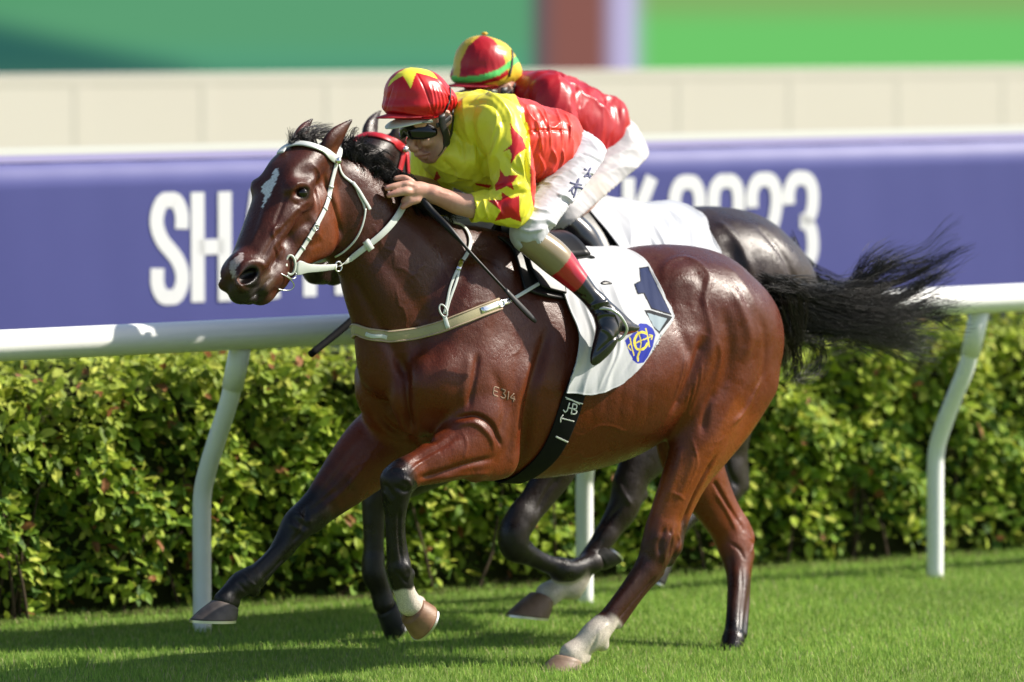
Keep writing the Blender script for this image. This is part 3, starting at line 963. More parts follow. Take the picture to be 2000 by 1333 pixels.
def legs(F):
    c, b, e = F.chain, F.ball, F.pell
    # ---- near foreleg (raised, folded at the knee)
    c([(935, 820, .20, 58), (905, 872, .205, 58), (868, 893, .205, 49), (828, 911, .20, 38), (795, 922, .195, 29)], .035, .72)
    c([(975, 895, .19, 36), (930, 905, .2, 38)], .03, .8)
    c([(975, 800, .19, 40), (985, 860, .19, 32), (985, 905, .19, 24), (960, 915, .19, 22)], .03, .8)
    c([(800, 922, .195, 29), (780, 935, .195, 34), (774, 958, .19, 31), (772, 985, .185, 24)], .02, .95)   # knee
    b(762, 935, .19, 17, .02); b(795, 950, .19, 15, .02)
    c([(772, 985, .185, 23), (771, 1030, .18, 19), (773, 1080, .175, 19), (777, 1108, .17, 22)], .012, .9)
    c([(786, 990, .18, 9), (784, 1040, .175, 8), (790, 1100, .17, 11)], .01)
    c([(779, 1110, .17, 24), (783, 1132, .165, 23), (791, 1158, .16, 21), (800, 1180, .155, 24)], .014)
    b(796, 1122, .165, 15, .010)
    c([(820, 1176, .15, 12), (808, 1184, .155, 18)], .02)
    # ---- off foreleg (stretched forward)
    c([(800, 830, -.15, 75), (740, 872, -.17, 74), (690, 920, -.175, 62), (640, 972, -.175, 44), (608, 1005, -.175, 34)], .04, .7)
    c([(612, 1000, -.175, 33), (584, 1023, -.175, 33), (565, 1050, -.175, 27), (550, 1072, -.175, 21)], .02, .9)
    b(612, 1022, -.175, 16, .02)
    c([(555, 1065, -.175, 20), (525, 1098, -.17, 18), (492, 1130, -.17, 21)], .012, .9)
    c([(568, 1075, -.175, 9), (535, 1108, -.17, 8), (508, 1140, -.17, 9)], .01)
    c([(487, 1130, -.17, 22), (470, 1142, -.17, 25), (449, 1157, -.165, 18), (436, 1172, -.165, 19)], .014, .95)
    b(495, 1153, -.17, 14, .009); c([(455, 1178, -.165, 14), (440, 1178, -.165, 18)], .02)
    # ---- near hind leg (planted, pushing off)
    c([(1398, 745, .18, 88), (1378, 820, .19, 74), (1352, 890, .19, 56), (1325, 950, .18, 44), (1303, 1000, .17, 37), (1293, 1035, .165, 36)], .04, .62)
    c([(1470, 745, .16, 58), (1436, 815, .17, 48), (1397, 880, .175, 36), (1365, 935, .17, 24), (1340, 1000, .165, 14), (1325, 1045, .16, 14)], .035, .65)
    c([(1293, 1032, .16, 34), (1285, 1062, .16, 36), (1278, 1088, .155, 34), (1265, 1112, .15, 27)], .02, .72)
    b(1314, 1068, .155, 18, .02)
    c([(1318, 1030, .155, 11), (1320, 1062, .155, 14), (1305, 1095, .15, 13)], .015)
    c([(1262, 1115, .15, 27), (1235, 1150, .145, 23), (1205, 1188, .14, 21), (1185, 1215, .135, 22)], .015, .85)
    c([(1288, 1118, .15, 10), (1250, 1160, .145, 10), (1206, 1218, .135, 12)], .012)
    c([(1175, 1225, .13, 25), (1160, 1242, .13, 28), (1136, 1262, .125, 22), (1114, 1278, .12, 23)], .012, .9)
    b(1176, 1259, .13, 14, .014); c([(1140, 1284, .12, 14), (1125, 1287, .12, 20)], .015)
    # ---- off hind leg (upright, planted further back)
    c([(1345, 800, -.15, 85), (1348, 880, -.155, 70), (1370, 940, -.16, 56), (1398, 995, -.165, 43), (1428, 1040, -.17, 38)], .04, .62)
    c([(1385, 900, -.16, 22), (1425, 985, -.165, 16), (1458, 1040, -.17, 14), (1466, 1060, -.17, 12)], .02, .8)
    c([(1428, 1042, -.17, 40), (1437, 1070, -.15, 38), (1442, 1100, -.13, 30)], .02, .72)
    b(1461, 1052, -.17, 15, .02); b(1456, 1085, -.14, 16, .02)
    c([(1442, 1100, -.13, 27), (1441, 1150, -.08, 22), (1436, 1200, -.03, 19), (1432, 1250, .02, 20)], .015, .85)
    c([(1457, 1110, -.12, 10), (1455, 1170, -.07, 10), (1450, 1240, .01, 10)], .012)
    c([(1432, 1250, .02, 22), (1427, 1266, .03, 21), (1418, 1280, .03, 21)], .015)
_p = FR.w(FR.hp(620, 330, 0)); FH = Frame((_p[0], _p[1], 0), math.radians(17))

def sculpt_near(M):
    k = M.stroke
    M.bvh()
    # neck and chest
    k([(678, 520), (716, 590), (760, 670), (795, 735)], .022, -.012)
    k([(700, 345), (760, 410), (830, 480), (880, 560)], .045, .004)
    k([(720, 470), (790, 560), (850, 660)], .03, -.006)
    k([(783, 690), (790, 760), (800, 850)], .022, -.03)
    k([(735, 800), (770, 842), (830, 862), (870, 850)], .016, -.014)
    # shoulder
    k([(925, 480), (890, 570), (862, 680)], .03, -.008)
    k([(965, 500), (955, 600), (930, 680)], .035, .006)
    k([(934, 690), (927, 740), (915, 798)], .010, -.007); k([(918, 690), (910, 740), (900, 795)], .016, .005)
    k([(865, 640), (845, 700), (835, 760)], .03, -.005)
    k([(1070, 640), (1056, 700), (1040, 760), (1030, 820), (1022, 880), (1005, 925)], .022, -.020)
    k([(1040, 690), (1012, 770), (1005, 850), (995, 905)], .022, .008)
    k([(960, 720), (985, 790), (975, 860)], .018, -.005)
    # forearm
    k([(888, 818), (930, 812), (962, 832), (980, 872)], .008, -.013)
    k([(885, 832), (925, 826), (955, 850), (966, 880)], .010, .006)
    k([(895, 850), (850, 880), (805, 905)], .010, -.006)
    k([(965, 895), (905, 910), (850, 928), (815, 935)], .012, -.011)
    k([(955, 925), (900, 928), (850, 938)], .010, .005)
    k([(905, 845), (912, 870), (905, 900)], .006, .002)
    k([(860, 880), (820, 905), (795, 930)], .007, .004)
    # hindquarters
    k([(1296, 560), (1300, 520), (1330, 503), (1362, 512), (1386, 540), (1376, 585), (1388, 640), (1384, 700)], .014, .004)
    k([(1350, 520), (1372, 560), (1360, 610)], .02, -.004); k([(1420, 520), (1452, 556), (1480, 610)], .022, .004); k([(1400, 660), (1408, 700), (1396, 745)], .012, .004)
    k([(1332, 545), (1338, 600), (1350, 655)], .045, -.004)
    k([(1430, 560), (1450, 610), (1464, 660), (1450, 710)], .024, .008)
    k([(1476, 600), (1494, 660), (1488, 740), (1462, 800)], .022, -.005)
    k([(1410, 600), (1425, 660), (1420, 730), (1395, 790)], .028, -.009)
    k([(1290, 560), (1330, 650), (1358, 710)], .03, -.008)
    k([(1378, 655), (1362, 710), (1340, 765), (1312, 812)], .022, -.020)
    k([(1400, 640), (1382, 720), (1350, 790), (1325, 840)], .020, .006)
    k([(1490, 740), (1455, 800), (1430, 830)], .012, .009)
    k([(1400, 760), (1380, 800), (1372, 850)], .016, -.008)
    for i in range(7):
        k([(1330 + i * 7, 640 + i * 8), (1338 + i * 5, 700 + i * 6), (1318 + i * 5, 780 + i * 4)], .0055, .0034)
    for i in range(7):
        x = 1120 + 27 * i
        k([(x, 660 + 8 * (i % 3)), (x - 12, 740), (x - 20, 830 - 7 * (i % 2))], .014, -.0012)
    # near hind leg
    k([(1398, 890), (1358, 965), (1330, 1028)], .010, -.012)
    k([(1352, 860), (1362, 900), (1354, 930), (1340, 958)], .0055, .0025)
    k([(1312, 962), (1328, 970), (1338, 978)], .0055, .002)
    k([(1300, 1030), (1290, 1060), (1288, 1085)], .010, -.006)
    k([(1316, 1035), (1300, 1075), (1296, 1100)], .009, .006)
    k([(1282, 1125), (1245, 1168), (1203, 1218)], .0065, -.008)
    k([(1168, 1236), (1158, 1262), (1148, 1275)], .007, -.004)
    # fore legs
    k([(780, 995), (780, 1045), (785, 1100)], .006, -.007)
    k([(770, 950), (790, 960), (800, 955)], .008, -.006); k([(750, 960), (765, 985)], .008, .004)
    k([(565, 1082), (535, 1112), (510, 1138)], .006, -.006)
    k([(600, 990), (590, 1035), (570, 1060)], .010, -.006); k([(660, 955), (625, 985), (600, 1000)], .012, -.005)
    # off hind
    k([(1392, 935), (1425, 990), (1452, 1035)], .008, -.010); k([(1449, 1110), (1449, 1170), (1445, 1240)], .006, -.004)
    # head
    k([(603, 395), (578, 410), (552, 440), (535, 460)], .009, .005)
    k([(612, 425), (575, 455), (545, 480)], .016, -.007)
    k([(565, 425), (532, 475), (510, 512)], .012, -.006)
    k([(541, 440), (533, 455), (538, 470), (528, 490)], .0065, .005)
    k([(632, 345), (650, 390), (662, 430), (666, 462)], .009, -.012)
    k([(574, 366), (584, 358), (598, 359), (607, 371)], .0055, .003)
    k([(572, 396), (588, 404), (604, 400)], .0055, -.003); k([(576, 408), (592, 412), (604, 408)], .0055, .002)
    k([(468, 545), (478, 560), (500, 562), (518, 548)], .007, -.003)
    k([(465, 520), (482, 512), (505, 512), (520, 525)], .009, .004)
    k([(474, 595), (486, 588), (500, 577), (512, 563), (523, 549), (531, 541)], .0055, -.007)
    k([(480, 582), (496, 570), (508, 556)], .008, .003); k([(505, 590), (518, 580), (526, 565)], .008, .003)
    k([(610, 320), (622, 335), (624, 350)], .0065, .004)
    k([(540, 350), (528, 400), (510, 450)], .014, .003)
    # joints of the legs
    k([(1262, 1060), (1282, 1050), (1306, 1052)], .012, .002)
    k([(1322, 1040), (1328, 1062), (1318, 1084)], .007, .004); k([(1308, 1030), (1312, 1060), (1306, 1090)], .006, -.006)
    k([(1252, 1120), (1215, 1165), (1182, 1205)], .009, .003); k([(1190, 1218), (1172, 1232), (1160, 1250)], .008, .004); k([(1180, 1240), (1170, 1255), (1152, 1268)], .006, -.002)
    k([(755, 925), (770, 915), (790, 918)], .008, .004); k([(748, 945), (760, 955), (772, 975)], .007, -.004); k([(782, 935), (798, 940), (804, 955)], .007, .004)
    k([(764, 990), (763, 1040), (766, 1090)], .007, .003); k([(795, 1100), (800, 1118), (796, 1132)], .006, .004); k([(770, 1115), (782, 1125), (796, 1140)], .006, -.004)
    k([(575, 1000), (590, 1012), (610, 1020)], .008, .004); k([(562, 1020), (580, 1032), (598, 1042)], .008, .004); k([(570, 1010), (586, 1022), (604, 1032)], .006, -.004)
    k([(545, 1060), (515, 1092), (488, 1118)], .008, .003); k([(478, 1124), (488, 1136), (500, 1146)], .006, .004); k([(462, 1136), (476, 1150), (486, 1160)], .006, -.004)
    k([(700, 870), (660, 925), (620, 975)], .012, -.005); k([(720, 900), (680, 950), (640, 985)], .010, .004)
    k([(1395, 960), (1420, 1000), (1440, 1040)], .008, .005); k([(1462, 1045), (1470, 1062), (1466, 1085)], .006, .004); k([(1425, 1060), (1445, 1075), (1455, 1095)], .007, -.004)
    k([(1330, 870), (1320, 920), (1300, 980)], .014, .004); k([(1360, 880), (1345, 930), (1322, 985)], .012, .003)
    # head bones
    k([(562, 372), (552, 400), (536, 440)], .008, -.004); k([(520, 392), (508, 440), (490, 480)], .010, .003)
    k([(612, 360), (622, 385), (626, 420)], .008, .004); k([(600, 415), (618, 440), (622, 470)], .014, .004); k([(590, 470), (610, 480), (630, 470)], .012, -.003)
    k([(545, 470), (552, 490), (545, 510)], .008, .004); k([(533, 478), (540, 500), (534, 520)], .007, -.004)
    # veins
    vr = random.Random(3)
    for a0, b0 in (((745, 470), (815, 560)), ((770, 560), (800, 660)), ((830, 500), (800, 560)), ((850, 480), (905, 600)), ((720, 430), (760, 520)), ((1120, 850), (1230, 830)), ((1080, 900), (1180, 880)),
                   ((740, 860), (690, 925)), ((1420, 850), (1380, 890)), ((600, 450), (640, 470)), ((900, 600), (1000, 590)), ((800, 640), (870, 620)), ((1000, 700), (1040, 600))):
        pts = []
        for t in np.linspace(0, 1, 7):
            pts.append((a0[0] + (b0[0] - a0[0]) * t + vr.uniform(-9, 9), a0[1] + (b0[1] - a0[1]) * t + vr.uniform(-9, 9)))
        k(pts, .0052, .0016, n=22)

def wob(V, s_=40.0):
    return (np.sin(V[:, 0] * s_ + 2 * np.sin(V[:, 2] * s_ * .7)) + np.sin(V[:, 2] * s_ * 1.3 + V[:, 1] * s_) + .6 * np.sin(V[:, 0] * s_ * 2.9 + V[:, 2] * s_ * 2.3)) / 2.6

def limb(M, fr, pts, col, rad, a=1.0, fade=(0.0, 0.25), wobble=.06):
    """colour the mesh along a leg line; fade = part of the line over which it comes in"""
    P = np.array([fr.hp(*p) for p in pts])
    d, t = seg_dist(M.v, P)
    t = t + wob(M.v) * wobble
    al = np.clip((t - fade[0]) / max(fade[1] - fade[0], 1e-3), 0, 1) * np.clip((rad - d) / .02, 0, 1)
    al = al * al * (3 - 2 * al)
    M.mix(col, al * a)

def paint_main(M, dark=1.0):
    fr = M.fr
    M.fill(BAY)
    z = M.v[:, 2]
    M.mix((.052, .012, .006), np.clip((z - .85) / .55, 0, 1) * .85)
    for q_, r_q in (((1512, 596, 0), .13),):
        d = np.linalg.norm(M.v - fr.hp(*q_), axis=1); M.mix(BLACK, np.clip((r_q - d) / .03, 0, 1))
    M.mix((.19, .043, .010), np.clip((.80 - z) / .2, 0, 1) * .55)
    n = wob(M.v, 9) ; M.mix((.06, .017, .009), np.clip(n, 0, 1) * .35)
    def L(*a, **k): limb(M, fr, *a, **k)
    # warm inner gaskins, cheeks
    L([(1440, 760, .17), (1385, 880, .17), (1330, 980, .17)], (.26, .065, .013), .14, .5, fade=(0, .2))
    L([(620, 380, .05), (622, 450, .05), (575, 500, .03)], (.24, .056, .012), .09, .5, fade=(-.2, .1))
    # black points
    K = BLACK
    L([(830, 905, .2), (786, 925, .195), (772, 985, .185), (774, 1080, .175), (787, 1130, .165)], K, .075, fade=(.10, .26))
    L([(720, 890, -.17), (640, 972, -.17), (570, 1045, -.17), (492, 1130, -.17), (430, 1175, -.165)], K, .12, fade=(.05, .42))
    L([(1318, 985, .16), (1290, 1050, .16), (1262, 1115, .15), (1190, 1210, .14)], (.030, .012, .009), .09, .85, fade=(.0, .45), wobble=.1)
    L([(1330, 1020, .155), (1322, 1068, .155), (1300, 1100, .15)], K, .045, .9, fade=(-.3, .1))
    L([(1420, 1010, -.165), (1441, 1090, -.13), (1440, 1150, -.08), (1432, 1270, .03)], (.035, .013, .009), .09, .9, fade=(.1, .55), wobble=.08)
    L([(1440, 1180, -.05), (1428, 1280, .03)], K, .07, fade=(0, .5))
    d = np.linalg.norm(M.v - fr.hp(768, 940, .20), axis=1); M.mix(K, np.clip((.085 - d) / .03, 0, 1) * .95)
    # white pasterns
    L([(1215, 1190, .14), (1178, 1232, .13), (1108, 1290, .12)], WHITE, .075, .95, fade=(.16, .30), wobble=.11)
    L([(783, 1108, .17), (790, 1150, .16), (806, 1190, .155)], WHITE, .065, .95, fade=(.40, .48), wobble=.10)
    uv = M.uv(); fc = M.facing()
    # muzzle, chin, lids, ear rims
    H = FH
    def spot(u, v, w, r, col, a=1.0, soft=.02, side=1):
        P = H.w(H.hp(u, v, w)); 
        P = M.fr.l(P)
        d = np.linalg.norm(M.v - P, axis=1); M.mix(col, np.clip((r - d) / soft, 0, 1) * a)
        if side == 2:
            q = H.hp(u, v, w); q[1] = -q[1]; P = M.fr.l(H.w(q)); d = np.linalg.norm(M.v - P, axis=1); M.mix(col, np.clip((r - d) / soft, 0, 1) * a)
    spot(478, 572, 0, .112, (.016, .013, .013), .96, .05)
    spot(489, 539, .05, .046, (.006, .004, .004), 1.0, .012, 2)
    spot(520, 545, .05, .045, (.09, .05, .03), .7, .02, 2)
    spot(520, 580, .02, .03, (.12, .075, .05), .5, .02)
    spot(589, 377, .080, .036, (.012, .008, .007), 1.0, .014, 2)
    spot(688, 236, .084, .05, (.02, .012, .010), .85, .03, 2)
    spot(655, 298, .08, .028, (.22, .07, .03), .6, .02)
    # star and snip
    j = np.stack([uv[:, 0] + 2.5 * wob(M.v, 260), uv[:, 1] + 2.5 * wob(M.v[:, [2, 0, 1]], 230)], 1)
    def jp(poly, c, a):
        m = in_poly(j, poly) & fc; M.col[m, :3] = M.col[m, :3] * (1 - a) + np.array(c) * a
    jp([(541, 328), (545, 338), (540, 352), (533, 368), (526, 384), (517, 398), (512, 408), (511, 402), (517, 384), (512, 376), (510, 366), (520, 356), (531, 348), (533, 336)], (.75, .75, .75), .95)
    jp([(474, 492), (477, 505), (468, 516), (461, 528), (458, 545), (452, 540), (447, 524), (450, 512), (460, 502)], (.50, .42, .40), .75)
    jp([(452, 545), (462, 532), (470, 545), (466, 560)], (.20, .11, .09), .5)
    # freeze brand
    f = [] and [[(965, 755), (963, 770), (976, 774)], [(965, 755), (978, 758)], [(964, 762), (974, 765)],
         [(982, 760), (992, 763), (985, 769), (992, 774), (988, 781), (980, 778)],
         [(998, 766), (996, 784)], [(1008, 770), (1002, 781), (1013, 785)], [(1011, 777), (1009, 791)]]
    for ln in f:
        o, _ = M.line(ln, 12)
        if len(o):
            m = np.where(np.abs(M.v - o.mean(0)).max(1) < .06)[0]
            d, _t = seg_dist(M.v[m], o)
            a = np.clip((.0052 - d) / .003, 0, 1)[:, None] * .55
            M.col[m, :3] = M.col[m, :3] * (1 - a) + np.array((.38, .27, .20)) * a

SH = float(os.environ.get('HH', '0.0048'))
HM = main_horse(SH)
sculpt_near(HM)
HM.bvh()
paint_main(HM)
HM.N = HM.normals()

# ------------------------------------------------------------------ coat material
def coat_material(name, rough=.30, spec=.33):
    m = mat(name, attr=True, rough=rough, spec=spec, 
            noise=(260, .5, (.35, .30, .28), 'MULTIPLY'), bump=[(22, .38, .006), (75, .25, .0025), (380, .60, .0015), (150, .40, .0022, (1, 1, .3))])
    nt = m.node_tree; b = nt.nodes['Principled BSDF']
    tc = nt.nodes['Texture Coordinate']
    n = nt.nodes.new('ShaderNodeTexNoise'); n.inputs['Scale'].default_value = 11; n.inputs['Detail'].default_value = 8; n.inputs['Roughness'].default_value = .7
    r = nt.nodes.new('ShaderNodeMapRange'); r.inputs[1].default_value = .35; r.inputs[2].default_value = .65; r.inputs[3].default_value = rough - .12; r.inputs[4].default_value = rough + .20
    nt.links.new(tc.outputs['Object'], n.inputs['Vector']); nt.links.new(n.outputs[0], r.inputs[0]); nt.links.new(r.outputs[0], b.inputs['Roughness'])
    return m
m_coat = coat_material('bay_coat')
m_eye = mat('horse_eye', (.006, .003, .002), rough=.05, spec=.5)
m_hoof = mat('hoof_horn', attr=True, rough=.5, spec=.4, noise=(30, .5, (.5, .45, .4), 'MULTIPLY'), bump=[(60, .4, .002, (1, 1, 6))])
m_steel = mat('shoe_metal', (.55, .55, .55), rough=.32, metal=1.0)
m_hair = mat('black_hair', (.009, .0065, .006), rough=.34, spec=.4)

def hoof(fr, cor, toe, heel, w, parent, cols, rc=.046, b0=.060, shoe=True):
    """cor = coronet centre px; toe, heel = ends of the sole px; lofted wall with its shoe"""
    C1 = fr.hp(*cor, w); T = fr.hp(*toe, w); Hl = fr.hp(*heel, w)
    X = T - Hl; a = np.linalg.norm(X) / 2; X = X / (2 * a); C0 = (T + Hl) / 2
    Y = np.array([0, 1.0, 0]); N = np.cross(X, Y); N /= np.linalg.norm(N)
    if (C1 - C0) @ N < 0: N = -N
    A = C1 - C0; An = A / np.linalg.norm(A)
    Xc = X - (X @ An) * An * .55; Xc /= np.linalg.norm(Xc)
    n, m = 36, 10; th = np.arange(n) * 2 * math.pi / n
    def outline(aa, bb, heelcut):
        x = np.cos(th) * aa; y = np.sin(th) * bb
        x = np.where(x < 0, x * heelcut, x)
        return x, y
    x0, y0 = outline(a, b0, .92); x1, y1 = outline(rc, rc * .92, 1.0)
    G = []
    G.append(np.tile(C0 + N * .006 - X * a * .1, (n, 1)) + .25 * (x0[:, None] * X + y0[:, None] * Y))
    for j in range(m + 1):
        t = j / m
        x, y = x0 * (1 - t) + x1 * t, y0 * (1 - t) + y1 * t
        XX = X * (1 - t) + Xc * t; C = C0 * (1 - t) + C1 * t
        bulge = 1 + .03 * math.sin(t * math.pi) + (.03 if j == m - 1 else 0)
        G.append(C + (x[:, None] * XX + y[:, None] * Y) * bulge)
    G.append(C1 + An * .006 + .6 * (x1[:, None] * Xc + y1[:, None] * Y))
    mb = MB(); mb.quadgrid(fr.w(np.array(G).reshape(-1, 3)).reshape(len(G), n, 3), close_v=True)
    b_ = len(mb.v); 
    mb.f.append(tuple(range(n))[::-1]); mb.f.append(tuple(range((len(G) - 1) * n, len(G) * n)))
    o = mb.build('hoof', m_hoof, parent)
    V = np.array(mb.v); d = np.linalg.norm(V - fr.w(T), axis=1)
    h0 = np.clip(1 - ((fr.l(V) - C0) @ N) / .05, 0, 1)
    k = np.clip(.5 + .6 * wob(V, 55), 0, 1)[:, None]
    C = np.array(cols[0]) * (1 - k) + np.array(cols[1]) * k
    ca = o.data.color_attributes.new('Col', 'FLOAT_COLOR', 'POINT'); ca.data.foreach_set('color', np.concatenate([C, np.ones((len(C), 1))], 1).astype(np.float32).ravel())
    if shoe:
        mb = MB(); R = []
        for t in np.linspace(-2.35, 2.35, 40):
            x = math.cos(t) * a * 1.01; x = x * .95 if x < 0 else x
            c_ = C0 + X * x + Y * math.sin(t) * b0 * 1.01
            q = C0 + X * x * .72 + Y * math.sin(t) * b0 * .66
            R.append([c_ + N * .001, c_ - N * .008, q - N * .008, q + N * .001])
        mb.quadgrid(fr.w(np.array(R).reshape(-1, 3)).reshape(40, 4, 3), close_v=True)
        mb.build('horseshoe', m_steel, o, smooth=False)
    return o

def hair(name, curves, r0, material, parent=None, loc=None, sides=3, r1=.25):
    """curves (n,m,3) world points -> thin tapered tubes in one mesh"""
    C = np.asarray(curves, float); n, m = C.shape[:2]
    T = np.gradient(C, axis=1); T /= np.linalg.norm(T, axis=2, keepdims=True) + 1e-9
    ref = np.array([.3, .5, .8]); A = np.cross(T, ref); A /= np.linalg.norm(A, axis=2, keepdims=True) + 1e-9
    B = np.cross(T, A)
    R = (r0 if np.ndim(r0) else np.full(n, r0))[:, None] * np.linspace(1, r1, m)[None]
    rings = [C + R[..., None] * (math.cos(a) * A + math.sin(a) * B) for a in np.arange(sides) * 2 * math.pi / sides]
    V = np.stack(rings, 2).reshape(-1, 3)
    i = (np.arange(n)[:, None] * m + np.arange(m - 1)[None]).reshape(-1, 1) * sides
    F_ = np.concatenate([np.concatenate([i + s_, i + (s_ + 1) % sides, i + (s_ + 1) % sides + sides, i + s_ + sides], 1) for s_ in range(sides)])
    O = wloc(parent) if parent is not None else np.array(loc if loc is not None else (0, 0, 0), float)
    me = mesh_np(name, V - O, F_); me.materials.append(material)
    o = bpy.data.objects.new(name, me); COL.objects.link(o)
    if parent is not None: o.parent = parent
    else: o.location = O
    return o

def guides(fr, G, r, m=14, waves=.010, hz=.35):
    """G: list of (pixel guide, w at root, w at tip, count, spread at root m, spread at tip m, length jitter)"""
    out = []
    for pts, w0, w1, cnt, sp0, sp1, lj in G:
        P = [fr.hp(p[0], p[1], w0 + (w1 - w0) * i / (len(pts) - 1)) for i, p in enumerate(pts)]
        base = smooth_line(P, 40)
        nc = max(3, cnt // 13); C0 = r.normal(0, 1, (nc, 3)) * sp0; C1 = r.normal(0, 1, (nc, 3)) * sp1; CP = r.uniform(0, 6.28, (nc, 3)); CF = r.uniform(3, 8, nc); CL_ = r.uniform(1 - lj, 1, nc)
        for _ in range(cnt):
            ci = r.integers(nc)
            L = float(np.clip(CL_[ci] + r.normal(0, .07), .3, 1))
            t = np.linspace(0, L * 39, m); i = np.clip(t.astype(int), 0, 38); f = (t - i)[:, None]
            c = base[i] * (1 - f) + base[np.minimum(i + 1, 39)] * f
            s_ = np.linspace(0, 1, m)[:, None]
            d0, d1 = C0[ci] + r.normal(0, .4, 3) * sp0, C1[ci] + r.normal(0, hz, 3) * sp1
            ph, fq = CP[ci] + r.normal(0, .35, 3), CF[ci]
            c = c + d0 * (1 - s_) + d1 * s_ ** 1.3 + waves * s_ * np.sin(fq * s_ + ph) * r.uniform(.3, 1.6)
            out.append(c)
    return fr.w(np.array(out).reshape(-1, 3)).reshape(len(out), m, 3)
horse = empty('horse', FR.O, 'bay racehorse with a white star galloping in front, white cloth numbered 1 on its back', 'horse', 'galloping racehorses')
HM.obj('body', m_coat, horse)
# eyes
for sd in (1, -1):
    q = FH.hp(589, 377, .0850); q[1] *= sd
    mb = MB(); mb.sphere(FH.w(q), (.0215, .0185, .0185), 20, 14); mb.build('eye', m_eye, horse)
hoof(FR, (441, 1181), (374, 1212), (461, 1211), -.165, horse, ((.035, .03, .03), (.10, .08, .07)))
hoof(FR, (805, 1193), (812, 1250), (845, 1180), .152, horse, ((.27, .15, .08), (.20, .10, .055)), rc=.050)
hoof(FR, (1110, 1286), (1058, 1311), (1138, 1311), .12, horse, ((.22, .14, .10), (.28, .20, .14)), rc=.048)
hoof(FR, (1424, 1283), (1394, 1302), (1446, 1302), .03, horse, ((.03, .025, .025), (.06, .05, .05)), rc=.044)
r = np.random.default_rng(11)
T = []
# tail: dock hair, main stream, rising wisps, hanging curls
T += [([(1500, 560), (1545, 572), (1600, 585), (1660, 600), (1730, 600), (1800, 590), (1850, 575)], 0, .1, 460, .025, .055, .45)]
T += [([(1505, 580), (1550, 600), (1600, 620), (1660, 628), (1720, 632), (1780, 640), (1835, 640)], 0, .1, 560, .025, .045, .45)]
T += [([(1510, 575), (1560, 585), (1620, 590), (1680, 610), (1740, 645), (1800, 672), (1830, 660)], 0, .0, 340, .022, .035, .4)]
T += [([(1505, 590), (1545, 620), (1590, 640), (1640, 638), (1700, 655), (1760, 672), (1810, 680)], .02, .05, 380, .03, .03, .4)]
T += [([(1510, 575), (1570, 580), (1630, 580), (1680, 550), (1705, 520), (1740, 505), (1768, 498)], 0, .05, 210, .02, .022, .35)]
T += [([(1640, 590), (1685, 560), (1715, 530), (1760, 510), (1810, 495), (1850, 462), (1880, 450)], 0, .1, 70, .02, .026, .4)]
T += [([(1650, 600), (1700, 570), (1750, 548), (1800, 520), (1840, 495), (1876, 476)], 0, .1, 80, .02, .018, .4)]
T += [([(1700, 600), (1760, 585), (1810, 560), (1850, 535), (1890, 530)], 0, .1, 110, .02, .03, .4)]
T += [([(1700, 620), (1770, 610), (1820, 600), (1860, 610), (1885, 590)], 0, .1, 140, .03, .03, .4)]
T += [([(1512, 590), (1530, 640), (1545, 690), (1548, 730), (1530, 752)], .05, .05, 95, .03, .022, .35)]
T += [([(1515, 600), (1560, 640), (1600, 670), (1590, 705), (1555, 735), (1535, 750)], .03, .05, 60, .03, .02, .35)]
T += [([(1560, 620), (1610, 655), (1655, 640), (1672, 665), (1640, 690), (1600, 700)], .02, .05, 60, .02, .02, .4)]
T += [([(1650, 640), (1690, 665), (1740, 690), (1780, 705)], .02, .05, 14, .02, .02, .4)]
T += [([(1520, 600), (1545, 660), (1560, 700)], .06, .06, 45, .03, .03, .4)]
cv = guides(FR, T, r, 18, .020, .55)
k = r.permutation(len(cv))
tail = hair('tail', cv, r.uniform(.0008, .0021, len(cv)), m_hair, horse)
# mane
M_ = []
for i, (u, v) in enumerate([(664, 300), (676, 306), (690, 315), (704, 325), (718, 335), (732, 346), (746, 357), (760, 368), (775, 381), (790, 392), (805, 402)]):
    w = .012
    up = 27 + 9 * math.sin(i * 1.7)
    M_ += [([(u, v), (u + 2, v - up * .6), (u + 18, v - up * .95), (u + 40, v - up * .7 + 8), (u + 55, v - up * .3 + 16)], w, .03, 70, .012, .013, .4)]
    M_ += [([(u, v + 2), (u + 8, v - 12), (u + 24, v - 8), (u + 34, v + 10)], .02, .05, 55, .012, .014, .4)]
for (u, v, h) in ((690, 318, 78), (700, 322, 60), (716, 330, 52), (672, 304, 42)):
    M_ += [([(u, v), (u - 3, v - h * .5), (u + 3, v - h * .85), (u + 10, v - h)], .01, .0, 16, .008, .006, .3)]
for u, v in ((770, 375), (785, 390), (800, 402), (815, 410), (835, 420), (852, 426)):
    M_ += [([(u, v - 6), (u + 12, v - 14), (u + 34, v - 8), (u + 60, v + 4)], .02, .06, 70, .014, .014, .4)]
    M_ += [([(u, v - 4), (u + 8, v + 4), (u + 26, v + 14)], .03, .075, 40, .012, .012, .4)]
hair('mane', guides(FR, M_, r, 11, .012), .0017, m_hair, horse)
Fl = [([(600, 292), (590, 276), (598, 262), (622, 256), (650, 262)], 0, .0, 110, .018, .010, .45),
      ([(596, 290), (580, 272), (590, 256), (618, 246), (642, 240)], 0, -.02, 50, .014, .010, .45),
      ([(610, 292), (608, 272), (628, 262), (655, 262), (672, 250)], .01, .02, 80, .016, .010, .5),
      ([(590, 296), (574, 286), (572, 270), (584, 256)], -.02, -.03, 90, .018, .012, .4)]
hair('forelock', guides(FH, Fl, r, 11, .010), .0014, m_hair, horse)
